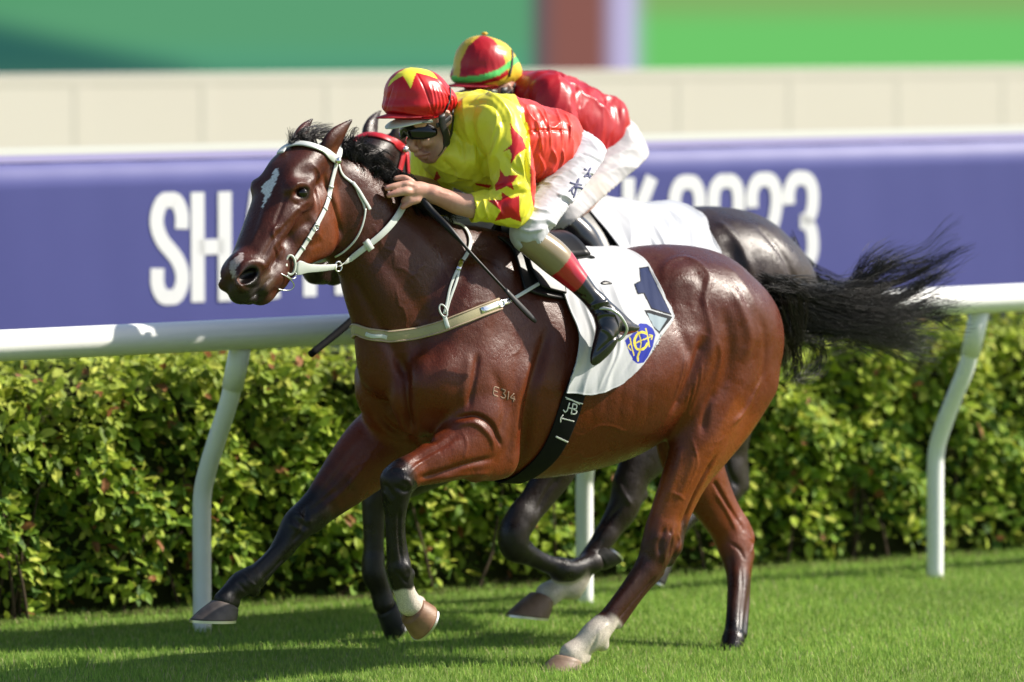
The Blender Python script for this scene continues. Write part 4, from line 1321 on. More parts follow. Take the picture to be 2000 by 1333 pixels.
# ================================================================== JOCKEYS
YEL = (.74, .68, .045); RED = (.50, .008, .012); SKIN = (.55, .31, .23); GRN = (.10, .52, .12)
m_silk = mat('silk', attr=True, rough=.34, spec=.40, bump=[(900, .06, .0004), (26, .12, .003, (1, 1, 1))])
m_breech = mat('breeches_cloth', attr=True, rough=.6, spec=.35, bump=[(700, .1, .0005), (24, .12, .003)])
m_skin = mat('skin', attr=True, rough=.5, spec=.4, noise=(90, .25, (.75, .6, .55), 'MULTIPLY'), bump=(300, .25, .0008))
m_skin.node_tree.nodes['Principled BSDF'].inputs['Subsurface Weight'].default_value = .12
m_skin.node_tree.nodes['Principled BSDF'].inputs['Subsurface Radius'].default_value = (.012, .005, .003)
m_skin.node_tree.nodes['Principled BSDF'].inputs['Subsurface Scale'].default_value = 1.0
m_boot = mat('boot_leather', attr=True, rough=.22, spec=.5, coat=.5, coat_r=.12, bump=(60, .15, .0015))
m_lens = mat('goggle_lens', (.004, .0035, .006), rough=.10, spec=.45)
m_strapb = mat('black_strap', (.014, .014, .016), rough=.5)
m_peak = mat('white_peak', (.62, .66, .58), rough=.45)

def jockey(fr, root, look, amap=None, h=.0038, main=True):
    """look: dict of colours. All picture points go through amap; the figure sits on the horse whose frame is fr"""
    A = amap or (lambda u, v: (u, v))
    # ---------- the head has its own turned frame
    p = fr.w(fr.hp(*A(820, 225), 0)); HF = Frame((p[0], p[1], 0), math.radians(6))
    x0 = fr.hp(*A(745, 250), 0)[0] - .12; x1 = fr.hp(*A(1190, 300), 0)[0] + .12
    zt = fr.hp(*A(820, 120), 0)[2] + .05; zb = fr.hp(*A(1160, 720), .2)[2] - .06
    zk = fr.hp(*A(1040, 505), .2)[2] - .08
    def field(lo, hi, hh=h):
        F = Field(fr, lo, hi, hh); F.amap = amap; return F
    UPARM = [(968, 240, .165, 46), (992, 300, .205, 44), (1002, 360, .225, 42), (994, 402, .23, 36)]
    FORE = [(1000, 404, .23, 36), (962, 404, .21, 31), (924, 405, .185, 27)]
    def both(F, f):
        for sd in (1, -1):
            F.mirror = sd < 0; f(sd)
        F.mirror = False
    # ---------- body: one continuous figure under the clothes
    F = field((x0, -.44, zb), (x1, .44, zt), .0045 if not main else .0036)
    c, b, e = F.chain, F.ball, F.pell
    c([(1095, 300, 0, 56), (1040, 285, 0, 60), (985, 270, 0, 62), (930, 258, 0, 55)], .03)
    c([(930, 250, 0, 40), (890, 238, 0, 32), (862, 238, 0, 30)], .02, .9)
    def lim(s_):
        c([(940, 250, .06 * s_, 40)] + [(u, v, w * s_, r * .72) for u, v, w, r in UPARM], .02)
        c([(994, 400, .23 * s_, 24), (960, 402, .21 * s_, 23), (922, 403, .185 * s_, 22)], .02)
        c([(1110, 322, .09 * s_, 40), (1065, 410, .17 * s_, 34), (1042, 452, .22 * s_, 25), (1095, 515, .265 * s_, 20), (1165, 592, .34 * s_, 13), (1185, 640, .37 * s_, 13)], .02)
    both(F, lim)
    # near forearm and hand
    c([(926, 404, .185, 22), (895, 398, .165, 22), (868, 388, .150, 19), (846, 380, .138, 17)], .012)
    c([(848, 380, .138, 16), (828, 374, .128, 17), (812, 372, .122, 16)], .012, .75)
    e(816, 374, .120, 18, 18, .018, 10, .01)
    # fingers: (knuckle, middle, tip); the thumb leaves the side of the palm
    c([(806, 364, .118, 8.6), (794, 361, .116, 8.2), (783, 362, .108, 7.4), (768, 365, .101, 6.8), (756, 368, .093, 5.6)], .004)
    c([(806, 375, .122, 8.6), (794, 374, .125, 8.4), (782, 376, .118, 7.6), (770, 379, .110, 6.8), (760, 382, .102, 5.6)], .004)
    c([(804, 357, .106, 7.8), (793, 350, .096, 7.2), (784, 348, .086, 6.4), (773, 349, .078, 5.2)], .004)
    c([(808, 384, .120, 7.6), (799, 386, .120, 7.2), (792, 390, .112, 6.4), (788, 394, .104, 5.4)], .004)
    c([(822, 386, .126, 9), (812, 391, .128, 8.2), (800, 396, .122, 7.2), (787, 405, .112, 5.6)], .006)
    # far forearm and hand
    c([(840, 372, -.16, 22), (820, 362, -.13, 18), (800, 356, -.10, 15)], .012)
    c([(800, 356, -.10, 15), (786, 352, -.08, 15)], .01, .8)
    for q in range(4): c([(786, 345 + 6 * q, -.08, 7), (774, 345 + 7 * q, -.07, 7), (768, 352 + 7 * q, -.055, 6)], .004)
    # ---------- head
    F.use(HF)
    e(832, 212, 0, 38, 50, .082, 0, .01)
    e(838, 258, 0, 25, 44, .062, 18, .02)
    e(846, 286, 0, 19, 26, .048, 14, .02)
    def hd(s_):
        c([(866, 262, .058 * s_, 13), (860, 290, .048 * s_, 12), (846, 308, .020 * s_, 11)], .015)   # jaw line
        e(833, 276, .036 * s_, 10, 11, .018, 20, .02)                                               # cheekbone
        c([(814, 246, .034 * s_, 8), (826, 242, .050 * s_, 8)], .012)                                 # brow
        e(873, 232, .076 * s_, 8, 15, .011, -8, .004)                                                # ear
        e(872, 231, .086 * s_, 4, 10, .008, -8, .004, op='c')
        c([(874, 220, .083 * s_, 2.8), (881, 227, .086 * s_, 2.8), (879, 240, .084 * s_, 2.6), (872, 247, .079 * s_, 2.8)], .003)
    both(F, hd)
    c([(815, 254, 0, 9), (808, 270, 0, 7), (803, 285, 0, 7.5), (806, 292, 0, 6)], .010)            # nose
    both(F, lambda s_: b(813, 291, .011 * s_, 5.2, .008))
    c([(817, 300, 0, 9), (824, 303, 0, 9)], .010)
    both(F, lambda s_: c([(818, 302, .0, 4.6), (827, 302, .014 * s_, 4.2), (836, 300, .024 * s_, 2.8)], .005))
    both(F, lambda s_: c([(823, 308.5, .0, 4.8), (831, 307, .014 * s_, 4.0)], .005))
    both(F, lambda s_: c([(816, 306, .0, 1.5), (828, 304.8, .016 * s_, 1.5), (838, 302.5, .027 * s_, 1.2)], .003, op='c'))
    c([(836, 304, 0, 12), (838, 309, 0, 11)], .012)
    F.use(None)
    M = F.mesh(1); M.bvh(); M.fill(SKIN)
    M.mix((.52, .17, .12), np.clip(vnoise(M.v * 18) * 2 - .9, 0, 1) * .45)
    P0 = fr.hp(*A(842, 302), .03); d = np.linalg.norm(M.v - P0, axis=1); M.mix((.20, .12, .09), np.clip((.055 - d) / .03, 0, 1) * .45)   # stubble
    for q in ((755, 364, .092), (759, 376, .102)):
        d = np.linalg.norm(M.v - fr.hp(*A(q[0], q[1]), q[2]), axis=1); M.mix((.62, .30, .24), np.clip((.016 - d) / .008, 0, 1) * .6)
    if main:
        lip, _ = M.line([(819, 305), (829, 304), (839, 301)], 12)
        if len(lip): d, _t = seg_dist(M.v, lip); M.mix((.33, .10, .08), np.clip((.006 - d) / .003, 0, 1) * .7)
        for ln in ([(880, 372), (860, 366), (842, 362)], [(880, 380), (868, 378), (856, 374)]): M.stroke(ln, .005, .0018)
        for ln in ([(808, 352), (796, 350)], [(812, 362), (800, 361)], [(820, 366), (806, 372)]): M.stroke(ln, .004, .0012)
    if look.get('glove'):
        for nm in ((812, 372, .12), (790, 352, -.09), (785, 378, .11)):
            d = np.linalg.norm(M.v - fr.hp(*A(nm[0], nm[1]), nm[2]), axis=1); M.mix((.012, .012, .014), np.clip((.085 - d) / .004, 0, 1))
    body = M.obj('body', m_skin, root)
    # ---------- jersey
    F = field((x0, -.42, zk), (x1, .42, zt), .0031 if main else .0045)
    c, b, e = F.chain, F.ball, F.pell
    c([(1066, 284, 0, 70), (1035, 280, 0, 77), (998, 272, 0, 82), (955, 262, 0, 80), (925, 252, 0, 70)], .03, 1.12)
    c([(930, 252, 0, 56), (900, 244, 0, 48), (880, 242, 0, 40)], .03, .9)
    e(905, 320, 0, 70, 46, .14, -18, .05); e(958, 335, 0, 60, 40, .15, 0, .05)
    def sl(s_):
        c([(930, 235, .08 * s_, 48), (960, 232, .14 * s_, 47)] + [(u, v, w * s_, r) for u, v, w, r in UPARM], .03)
        c([(u, v, w * s_, r) for u, v, w, r in FORE], .03)
        b(1003, 412, .23 * s_, 27, .02)
        e(1072, 300, .10 * s_, 52, 62, .075, -20, .04)
        e(1092, 262, .06 * s_, 32, 40, .08, 0, .03)
    both(F, sl)
    # open cuff and hem
    M = F.mesh(1); 
    # hollow hem: drop what lies below the waist line
    M.bvh()
    uv = M.uv()
    M.folds(.0085 if main else .013, .066, (.35, 0, 1), 3.5, seed=3 if main else 21, sharp=1.6)
    mk = np.clip(vnoise(M.v * 5, 2) * 2.4 - .7, 0, 1)
    M.folds(.0042, .034, (.5, 0, 1), 4.0, seed=5 if main else 25, sharp=2.2, mask=mk)
    M.folds(.0012, .016, (.1, .3, 1), 4.0, seed=15 if main else 45, sharp=1.2, mask=mk)
    M.bvh()
    k = M.stroke
    if main:
        for ln, w_, h_ in (([(890, 182), (930, 178), (968, 190), (996, 225), (1000, 262)], .010, .008), ([(905, 205), (950, 200), (978, 225), (982, 260)], .012, -.008),
                           ([(948, 300), (945, 340), (962, 372)], .014, -.014), ([(982, 235), (972, 270), (955, 320)], .010, .007), ([(1024, 215), (1032, 270), (1030, 330), (1036, 372)], .010, -.018),
                           ([(1040, 215), (1052, 250), (1060, 300)], .0055, .005), ([(1062, 212), (1072, 245), (1076, 290)], .005, .005), ([(1084, 212), (1096, 245), (1098, 285)], .005, .005), ([(1104, 222), (1114, 250), (1112, 280)], .005, .006),
                           ([(1050, 300), (1062, 330), (1050, 352)], .006, .006), ([(1078, 290), (1086, 315), (1072, 340)], .006, .006), ([(1098, 290), (1100, 312), (1092, 330)], .005, .006),
                           ([(1032, 256), (1070, 254), (1106, 256)], .005, -.005), ([(955, 372), (985, 366), (1020, 360)], .010, .008), ([(965, 388), (1000, 380), (1030, 376)], .009, -.007),
                           ([(930, 392), (932, 415), (938, 428)], .006, .005), ([(944, 388), (948, 410), (956, 430)], .006, .006), ([(962, 385), (972, 405), (984, 425)], .007, .006),
                           ([(840, 320), (880, 340), (930, 352)], .010, .006), ([(860, 312), (880, 330), (890, 348)], .012, -.008), ([(880, 250), (900, 280), (905, 320)], .010, -.008), ([(905, 245), (925, 290), (925, 335)], .010, .007),
                           ([(1012, 300), (1022, 330), (1028, 350)], .008, .006), ([(985, 300), (1000, 325), (1020, 340)], .008, -.006)):
            k(ln, w_, h_)
    M.fill(look['top'])
    for poly, col_, sided in look['paint']: 
        M.paint([A(*q) for q in poly], col_, side=sided)
    J = M
    # cut away the cloth below the hem line and inside the cuffs so it ends in clean edges
    V = M.v
    hemA, hemB = fr.hp(*A(1118, 262), 0), fr.hp(*A(1000, 374), 0)
    t = hemB - hemA; nrm = np.array([t[2], 0, -t[0]]); nrm /= np.linalg.norm(nrm)
    if nrm[0] < 0: nrm = -nrm
    below = ((V - hemA) @ nrm) > 0
    arm = np.zeros(len(V), bool)
    for s_ in (1, -1):
        Pa = []
        for q in UPARM[1:] + FORE:
            z = fr.hp(*A(q[0], q[1]), q[2]); z[1] *= s_; Pa.append(z)
        d, _t = seg_dist(V, np.array(Pa)); arm |= d < .095
    rem = below & ~arm
    # cuffs
    for s_ in (1, -1):
        a_ = fr.hp(*A(962, 404), .21); b2 = fr.hp(*A(920, 405.5), .1825); a_[1] *= s_; b2[1] *= s_
        ax = (b2 - a_); ax /= np.linalg.norm(ax)
        rem |= (((V - b2) @ ax) > 0) & (np.linalg.norm(V - b2, axis=1) < .075)
    # collar
    keep = ~rem[M.q].any(1)
    M.q = M.q[keep]
    idx = np.full(len(V), -1); used = np.unique(M.q); idx[used] = np.arange(len(used)); M.v = V[used]; M.col = M.col[used]; M.q = idx[M.q]
    jer = M.obj('jersey', m_silk, root)
    md = jer.modifiers.new('cloth', 'SOLIDIFY'); md.thickness = .0025; md.offset = -1
    # ---------- breeches
    F = field((x0 + .1, -.42, zk - .02), (x1 + .02, .42, fr.hp(*A(1140, 240), 0)[2] + .05), .0038 if main else .005)
    c, b, e = F.chain, F.ball, F.pell
    c([(1126, 312, 0, 56), (1095, 300, 0, 62), (1060, 290, 0, 60)], .03)
    def br(s_):
        c([(1132, 318, .085 * s_, 57), (1124, 352, .12 * s_, 60), (1086, 400, .17 * s_, 51), (1052, 434, .205 * s_, 44), (1036, 456, .225 * s_, 38)], .03)
        c([(1036, 452, .225 * s_, 38), (1038, 464, .23 * s_, 34), (1050, 480, .24 * s_, 31)], .015)
    both(F, br)
    M = F.mesh(1)
    M.folds(.0055 if main else .010, .070, (.7, 0, .7), 2.5, seed=8 if main else 31, sharp=1.3)
    M.folds(.0024, .030, (.7, 0, -.7), 3.0, seed=9 if main else 35, sharp=.6)
    M.bvh(); k = M.stroke
    if main:
        for ln, w_, h_ in (([(1150, 270), (1172, 300), (1180, 340)], .012, .005), ([(1158, 355), (1168, 372), (1160, 392)], .010, -.012), ([(1150, 345), (1165, 345), (1182, 352)], .008, -.006), ([(1095, 388), (1112, 395), (1118, 415)], .009, -.012),
                           ([(1085, 380), (1105, 385), (1124, 402)], .008, .008), ([(1030, 400), (1050, 410), (1075, 412)], .008, .007), ([(1020, 425), (1045, 432), (1075, 428)], .008, .008), ([(1012, 445), (1035, 452), (1065, 445)], .007, .007),
                           ([(1065, 430), (1085, 440), (1090, 450)], .009, .010), ([(1072, 440), (1078, 455), (1070, 462)], .008, -.010), ([(1135, 340), (1150, 338), (1170, 345)], .006, .005), ([(1130, 300), (1150, 305), (1175, 320)], .007, -.004), ([(1008, 470), (1030, 478), (1050, 470)], .006, -.005)):
            k(ln, w_, h_)
    # cut at the knee
    a_, b2 = fr.hp(*A(1034, 456), .23), fr.hp(*A(1050, 474), .24)
    V = M.v; ax = b2 - a_; ax /= np.linalg.norm(ax)
    rem = ((V - b2) @ ax) > -.004
    M.fill(look['breech'])
    if look.get('dirt'):
        dd = fr.hp(*A(1040, 420), .2); n = vnoise(V * 14, 4); d = np.linalg.norm(V - dd, axis=1)
        M.mix((.42, .36, .28), np.clip(n * 1.6 - .4, 0, 1) * np.clip(1.5 - d / .16, 0, 1) * .8)
    keep = ~rem[M.q].any(1); M.q = M.q[keep]
    idx = np.full(len(V), -1); used = np.unique(M.q); idx[used] = np.arange(len(used)); M.v = V[used]; M.col = M.col[used]; M.q = idx[M.q]
    BR = M; M.bvh()
    bre = M.obj('breeches', m_breech, root)
    md = bre.modifiers.new('cloth', 'SOLIDIFY'); md.thickness = .002; md.offset = -1
    if main: ink(BR, bre)
    # ---------- boots
    for s_ in (1, -1):
        F = field((fr.hp(*A(1030, 480), .2)[0] - .12 - (.0), (-.47 if s_ > 0 else .15), zb - .02), (fr.hp(*A(1250, 640), .2)[0] + .10, (-.15 if s_ > 0 else .47), fr.hp(*A(1060, 450), .2)[2] + .06), .0035 if main else .005)
        F.mirror = s_ < 0
        c, b, e = F.chain, F.ball, F.pell
        c([(1038, 470, .235 * s_, 31), (1062, 487, .245 * s_, 33), (1085, 506, .26 * s_, 33), (1108, 529, .28 * s_, 28), (1130, 552, .305 * s_, 23), (1149, 574, .325 * s_, 20), (1166, 592, .34 * s_, 20)], .01)
        c([(1166, 592, .34 * s_, 20), (1193, 618, .36 * s_, 22), (1220, 637, .37 * s_, 17)], .015, .85)
        c([(1174, 606, .35 * s_, 20), (1187, 638, .37 * s_, 26), (1181, 668, .375 * s_, 24), (1167, 695, .375 * s_, 15), (1161, 706, .375 * s_, 9)], .015, .85)
        c([(1215, 640, .37 * s_, 14), (1232, 641, .37 * s_, 11), (1242, 641, .37 * s_, 7)], .012, 1.2)
        M = F.mesh(1); M.bvh()
        if main and s_ > 0:
            for ln, w_, h_ in (([(1100, 560), (1120, 575), (1145, 580)], .007, -.004), ([(1150, 600), (1170, 592), (1190, 590)], .006, .006), ([(1148, 610), (1170, 604), (1196, 602)], .006, -.005), ([(1158, 622), (1180, 614), (1204, 616)], .006, .006), ([(1165, 690), (1195, 665), (1222, 648)], .005, -.006), ([(1172, 640), (1190, 650), (1200, 668)], .008, .004)):
                M.stroke(ln, w_, h_)
        C0 = [fr.hp(*A(*q), w_) for q, w_ in (((1038, 470), .235), ((1095, 513), .27), ((1126, 545), .29), ((1166, 592), .34))]
        for z in C0: z[1] *= s_
        ax = C0[2] - C0[0]; ax /= np.linalg.norm(ax)
        t = (M.v - C0[0]) @ ax; t1, t2 = (C0[1] - C0[0]) @ ax, (C0[2] - C0[0]) @ ax
        M.fill(look['boot'])
        t_ = t + .006 * (vnoise(M.v * 9) - .5)
        M.col[t_ < t2 + .012, :3] = look['band']
        M.col[t_ < t1, :3] = look['gaiter']
        M.mix((.32, .02, .02), ((M.v[:, 2] < fr.hp(*A(1200, 648), .37)[2]) & (M.v[:, 0] > fr.hp(*A(1205, 646), .37)[0])).astype(float) * (1 if main else 0))
        M.obj('boot', m_boot, root)
    # ---------- cap, peak, goggles, harness
    F = field((x0, -.2, fr.hp(*A(820, 260), 0)[2] - .05), (fr.hp(*A(900, 200), 0)[0] + .09, .2, zt), .0034 if main else .0045)
    F.use(HF)
    c, b, e = F.chain, F.ball, F.pell
    e(815, 190, 0, 47, 55, .106, 8, .01)
    e(800, 180, 0, 34, 46, .085, 12, .02)
    e(846, 196, 0, 32, 34, .088, -10, .02)
    e(808, 206, 0, 46, 25, .104, 3, .02)
    F.mirror = False
    e(830, 262, 0, 70, 40, .14, 12, .005, op='c')
    F.use(None)
    M = F.mesh(1)
    top = fr.hp(*A(803, 133), 0)
    dd = np.linalg.norm(M.v - top, axis=1)
    M.folds(.0022, .026, (0, 0, 1), 5, seed=12 if main else 41, mask=np.clip(dd / .14, 0, 1), sharp=1.0)
    M.bvh()
    if main:
        for ln in ([(813, 142), (828, 170), (845, 215), (852, 228)], [(850, 150), (872, 180), (882, 212)], [(768, 165), (757, 200), (752, 222)]): M.stroke(ln, .003, -.003)
        for x in range(846, 890, 7): M.stroke([(x - 6, 170 + (x - 846) * .3), (x - 1, 195), (x, 212)], .005, .004)
        for ln in ([(745, 216), (780, 218), (820, 224), (856, 229), (882, 212)],): M.stroke(ln, .006, .005)
    M.fill(look['cap'])
    for poly, col_, sided in look['cappaint']: M.paint([A(*q) for q in poly], col_, side=sided)
    cap = M.obj('cap', m_silk, root)
    mb = MB(); tp = fr.w(top) + np.array([0, 0, -.004]); mb.sphere(tp, (.012, .012, .006), 12, 6); mb.build('button', mat('cap_button', look['button'], rough=.5), cap)
    # peak: curved brim, silk above, pale below
    def brim(name, mt, px, w, th, dz=0.0):
        G = []
        for wv in np.linspace(-1, 1, 15):
            back = HF.hp(*A(*px[0]), 0); fr_ = HF.hp(*A(*px[1]), 0)
            kk = 1 - .85 * wv * wv
            y = -wv * w
            P_b = back + np.array([(1 - kk) * .035, 0, 0]); P_f = back + (fr_ - back) * kk
            P_b = np.array([P_b[0], y, P_b[2] - .012 * wv * wv]); P_f = np.array([P_f[0], y * .92, P_f[2] - .010 * wv * wv])
            P_m = (P_b + P_f) / 2 + np.array([0, 0, .006 * kk])
            up = np.array([0, 0, th])
            o = np.array([0, 0, dz])
            G.append([P_b + up + o, P_m + up + o, P_f + up * .6 + o, P_f - up * .6 + o, P_m - up + o, P_b - up + o])
        mb = MB(); mb.quadgrid(HF.w(np.array(G).reshape(-1, 3)).reshape(15, 6, 3), close_v=True); return mb.build(name, mt, cap)
    brim('peak_cover', mat('peak_silk', look['peak'], rough=.4, bump=(40, .3, .003)), ((798, 222), (740, 231)), .094, .004)
    brim('peak', m_peak, ((800, 228), (758, 250)), .084, .0035, -.003)
    # goggles: one wrap-round lens with a soft rim
    C0_ = HF.hp(*A(839, 253), 0)
    def gp(a_, t, push=0.0):
        ca, sa = math.cos(a_), math.sin(a_)
        e4 = min(1, (abs(a_) / 1.27)) ** 4
        top, bot = .027 * (1 - .75 * e4), -.029 * (1 - .75 * e4) + .017 * math.exp(-(a_ / .20) ** 2)
        zz = bot + (top - bot) * t
        bul = .006 * math.sin(math.pi * t) + push
        return C0_ + np.array([-(.112 + bul) * ca + (zz * .10), -(.076 + bul) * sa, zz - .012 * (1 - ca)])
    aa = np.linspace(-1.25, 1.25, 34)
    mb = MB(); mb.quadgrid(HF.w(np.array([[gp(a_, t) for t in np.linspace(0, 1, 9)] for a_ in aa]).reshape(-1, 3)).reshape(34, 9, 3))
    gog = mb.build('goggles', m_lens, root); md = gog.modifiers.new('th', 'SOLIDIFY'); md.thickness = .003; md.offset = 0
    ring = [gp(a_, 1, -.002) for a_ in aa] + [gp(a_, 0, -.002) for a_ in aa[::-1]] + [gp(aa[0], 1, -.002)]
    mb = MB(); mb.tube(HF.w(np.array(ring)), .0035, 6, caps=False); mb.build('goggle_frame', m_strapb, gog)
    strap = [(852, 246), (866, 240), (884, 226)]
    for s_ in (1, -1):
        mb = MB(); P = []; N_ = []
        for u, v in strap:
            q = HF.hp(*A(u, v), .086); q[1] *= s_; P.append(HF.w(q)); N_.append(-HF.EY * s_)
        mb.ribbon(smooth_line(P, 8), np.tile(N_[0], (8, 1)), .016, .003)
        mb.build('goggle_strap', m_strapb, gog)
    # chin harness: two straps and a cup
    for s_ in (1, -1):
        mb = MB()
        P = []
        for u, v, w_ in ((862, 226, .096), (864, 246, .089), (870, 266, .078), (870, 284, .066), (861, 301, .048), (848, 312, .014)):
            q = HF.hp(*A(u, v), w_); q[1] *= s_; P.append(HF.w(q))
        P = smooth_line(P, 16); N_ = P - HF.w(HF.hp(*A(840, 265), 0)); N_ /= np.linalg.norm(N_, axis=1)[:, None]
        mb.ribbon(P, N_, np.linspace(.024, .034, 16), .007)
        mb.build('chin_strap', m_strapb, cap)
        mb = MB(); P = []
        for u, v, w_ in ((884, 216, .088), (884, 240, .078), (880, 262, .066), (872, 280, .058)):
            q = HF.hp(*A(u, v), w_); q[1] *= s_; P.append(HF.w(q))
        P = smooth_line(P, 12); N_ = P - HF.w(HF.hp(*A(840, 265), 0)); N_ /= np.linalg.norm(N_, axis=1)[:, None]
        mb.ribbon(P, N_, .018, .004); mb.build('chin_strap', m_strapb, cap)
    # elastic cord over the cap
    o, nn = CAPLINE(M, [A(*q) for q in look['cord']], 16)
    if len(o) > 3:
        mb = MB(); mb.ribbon(fr.w(o + nn * .001), nn @ fr.R, look.get('cordw', .006), .003); mb.build('elastic_cord', mat('cord', (.03, .02, .02), rough=.6), cap)
    return dict(body=body, jersey=J, breeches=BR, HF=HF, cap=M)

def CAPLINE(M, pts, n):
    M.bvh(); return M.line(pts, n)

def ink(M, parent):
    """brush-written characters on the thigh"""
    mi = mat('ink', (.03, .035, .12), rough=.6)
    S_ = [([(1131, 349), (1126, 360), (1118, 369), (1111, 374)], .006), ([(1113, 357), (1120, 359), (1137, 362)], .005), ([(1127, 362), (1124, 374), (1120, 387)], .0055),
          ([(1118, 366), (1117, 374), (1119, 381)], .0045), ([(1120, 366), (1129, 366), (1137, 369), (1136, 376), (1132, 384)], .0055), ([(1130, 381), (1133, 384)], .005),
          ([(1141, 330), (1146, 334)], .006), ([(1154, 328), (1150, 336), (1144, 343), (1140, 346)], .0055), ([(1140, 346), (1148, 344), (1158, 345), (1165, 341)], .0055), ([(1165, 341), (1160, 352), (1152, 358), (1147, 364)], .006), ([(1148, 338), (1152, 348), (1158, 356)], .006)]
    for pts, w in S_:
        o, nn = M.line(pts, 12)
        if len(o) < 4: continue
        wd = 1.35 * w * np.array([.5, 1, 1, .9, .85, .8, .8, .85, .9, .9, .7, .35])[:len(o)]
        mb = MB(); mb.ribbon(M.fr.w(o + nn * .0005), nn @ M.fr.R, wd, .0012)
        mb.build('brush_mark', mi, parent)

STAR1 = [(996, 222), (1012, 238), (1029, 250), (1031, 262), (1022, 268), (1027, 292), (1016, 300), (998, 325), (1003, 308), (1000, 298), (982, 298), (996, 288), (1003, 278), (1000, 250)]
look1 = dict(top=YEL, breech=(.48, .48, .52), boot=(.010, .010, .012), band=(.46, .012, .025), gaiter=(.26, .20, .115), cap=RED, peak=(.42, .012, .018), button=YEL,
    paint=[([(1004, 180), (1024, 225), (1034, 262), (1036, 300), (1036, 372), (1045, 420), (1200, 330), (1160, 190), (1060, 180)], (.60, .045, .030), False),
           ([(996, 240), (1006, 256), (1020, 268), (1028, 290), (1010, 302), (996, 323), (1000, 302), (995, 292), (982, 297), (1000, 282)], RED, True),
           ([(976, 330), (986, 344), (1013, 342), (1000, 358), (1004, 372), (990, 364), (968, 374), (966, 362), (975, 350)], RED, True),
           ([(952, 391), (980, 391), (980, 375), (998, 388), (1014, 382), (1014, 410), (1018, 434), (996, 426), (966, 432), (978, 412)], RED, True),
           ([(810, 353), (812, 341), (818, 355)], RED, True), ([(845, 358), (853, 334), (861, 348)], RED, True), ([(928, 358), (960, 362), (955, 368), (930, 362)], RED, True)],
    cappaint=[([(803, 130), (830, 134), (845, 142), (856, 155), (836, 148), (813, 142), (802, 174), (787, 148), (770, 158), (757, 171), (762, 158), (778, 142), (792, 134)], YEL, False)],
    cord=[(876, 160), (879, 180), (876, 200), (866, 222)], cordw=.006)
jock = empty('person', FR.w(FR.hp(1060, 480, 0)), 'jockey in yellow and red starred silks and red cap crouching on the front bay horse', 'person', 'jockeys')
JK = jockey(FR, jock, look1)
# ================================================================== TACK OF THE FRONT HORSE
m_white = mat('white_leather', (.56, .59, .56), rough=.4, spec=.5, noise=(60, .3, (.46, .47, .42)))
m_tan = mat('tan_webbing', (.36, .31, .17), rough=.6, noise=(50, .35, (.28, .25, .14)), bump=(300, .3, .001))
m_blk = mat('black_leather', (.008, .008, .009), rough=.4, spec=.28, bump=(80, .2, .001))
m_web = mat('black_webbing', (.007, .007, .008), rough=.7, spec=.12, bump=(500, .4, .001))
m_metal = mat('bright_metal', (.75, .76, .76), rough=.18, metal=1.0)
m_bitring = mat('bit_guard', (.58, .62, .55), rough=.35)

def surf(M, pts, n=24, lift=.002, extra=0.0):
    """pixel line on a sculpted mesh -> world points and smoothed world normals"""
    o, nn = M.line(pts, n)
    for _ in range(3):
        if len(nn) > 3:
            nn[1:-1] = (nn[:-2] + 2 * nn[1:-1] + nn[2:]) / 4
            o[1:-1] = (o[:-2] + 2 * o[1:-1] + o[2:]) / 4
    nn = nn / (np.linalg.norm(nn, axis=1)[:, None] + 1e-9)
    return M.fr.w(o + nn * lift), nn @ M.fr.R
def mirror_w(fr, P):
    q = fr.l(P); q = np.array(q); q[..., 1] *= -1; return fr.w(q)
def mirror_n(fr, N):
    q = np.asarray(N) @ fr.R.T; q[..., 1] *= -1; return q @ fr.R
def strap(name, mt, parent, P, N, wid, th=.003, loc=None):
    mb = MB(); mb.ribbon(P, N, np.asarray(wid) * 1.12, th * .8); return mb.build(name, mt, parent, loc)
def torus_pts(c, X, Y, rx, ry, n=28): 
    t = np.linspace(0, 2 * math.pi, n); return np.array([c + X * rx * math.cos(a) + Y * ry * math.sin(a) for a in t])

def glyphs(name, gl, org, ex, ey, mt, parent, wid, lift, M, n=10):
    """marks written in unit cells: org + x*ex + y*ey in pixels, laid on a mesh"""
    for ln in gl:
        pts = [(org[0] + x * ex[0] + y * ey[0], org[1] + x * ex[1] + y * ey[1]) for x, y in ln]
        P_ = np.array(pts, float); o_, n_ = [], []
        d_ = np.r_[0, np.cumsum(np.linalg.norm(np.diff(P_, axis=0), axis=1))]
        for t in np.linspace(0, d_[-1], n):
            h = M.hit(np.interp(t, d_, P_[:, 0]), np.interp(t, d_, P_[:, 1]))
            if h: o_.append(h[0]); n_.append(h[1])
        if len(o_) < 3: continue
        o_, n_ = np.array(o_), np.array(n_); mb = MB(); mb.ribbon(M.fr.w(o_ + n_ * lift), n_ @ M.fr.R, wid, .0006); mb.build(name, mt, parent)
def shiftg(g, dx): return [[(x + dx, y) for x, y in ln] for ln in g]
GE = [[(1, 0), (0, 0), (0, 1), (1, 1)], [(0, .5), (.8, .5)]]
G3 = [[(0, 0), (1, 0), (.45, .42), (1, .58), (.95, .88), (.5, 1), (0, .9)]]
G1 = [[(.5, 0), (.5, 1)]]; G4 = [[(.7, 0), (0, .65), (1.05, .65)], [(.75, .35), (.75, 1)]]
m_brand = mat('brand_hair', (.26, .17, .12), rough=.6, spec=.2)
glyphs('freeze_brand', GE + shiftg(G3, 1.45) + shiftg(G1, 2.45) + shiftg(G4, 3.35), (965, 755), (9.6, 3.4), (-2, 16.5), m_brand, horse, .0040, .0006, HM)

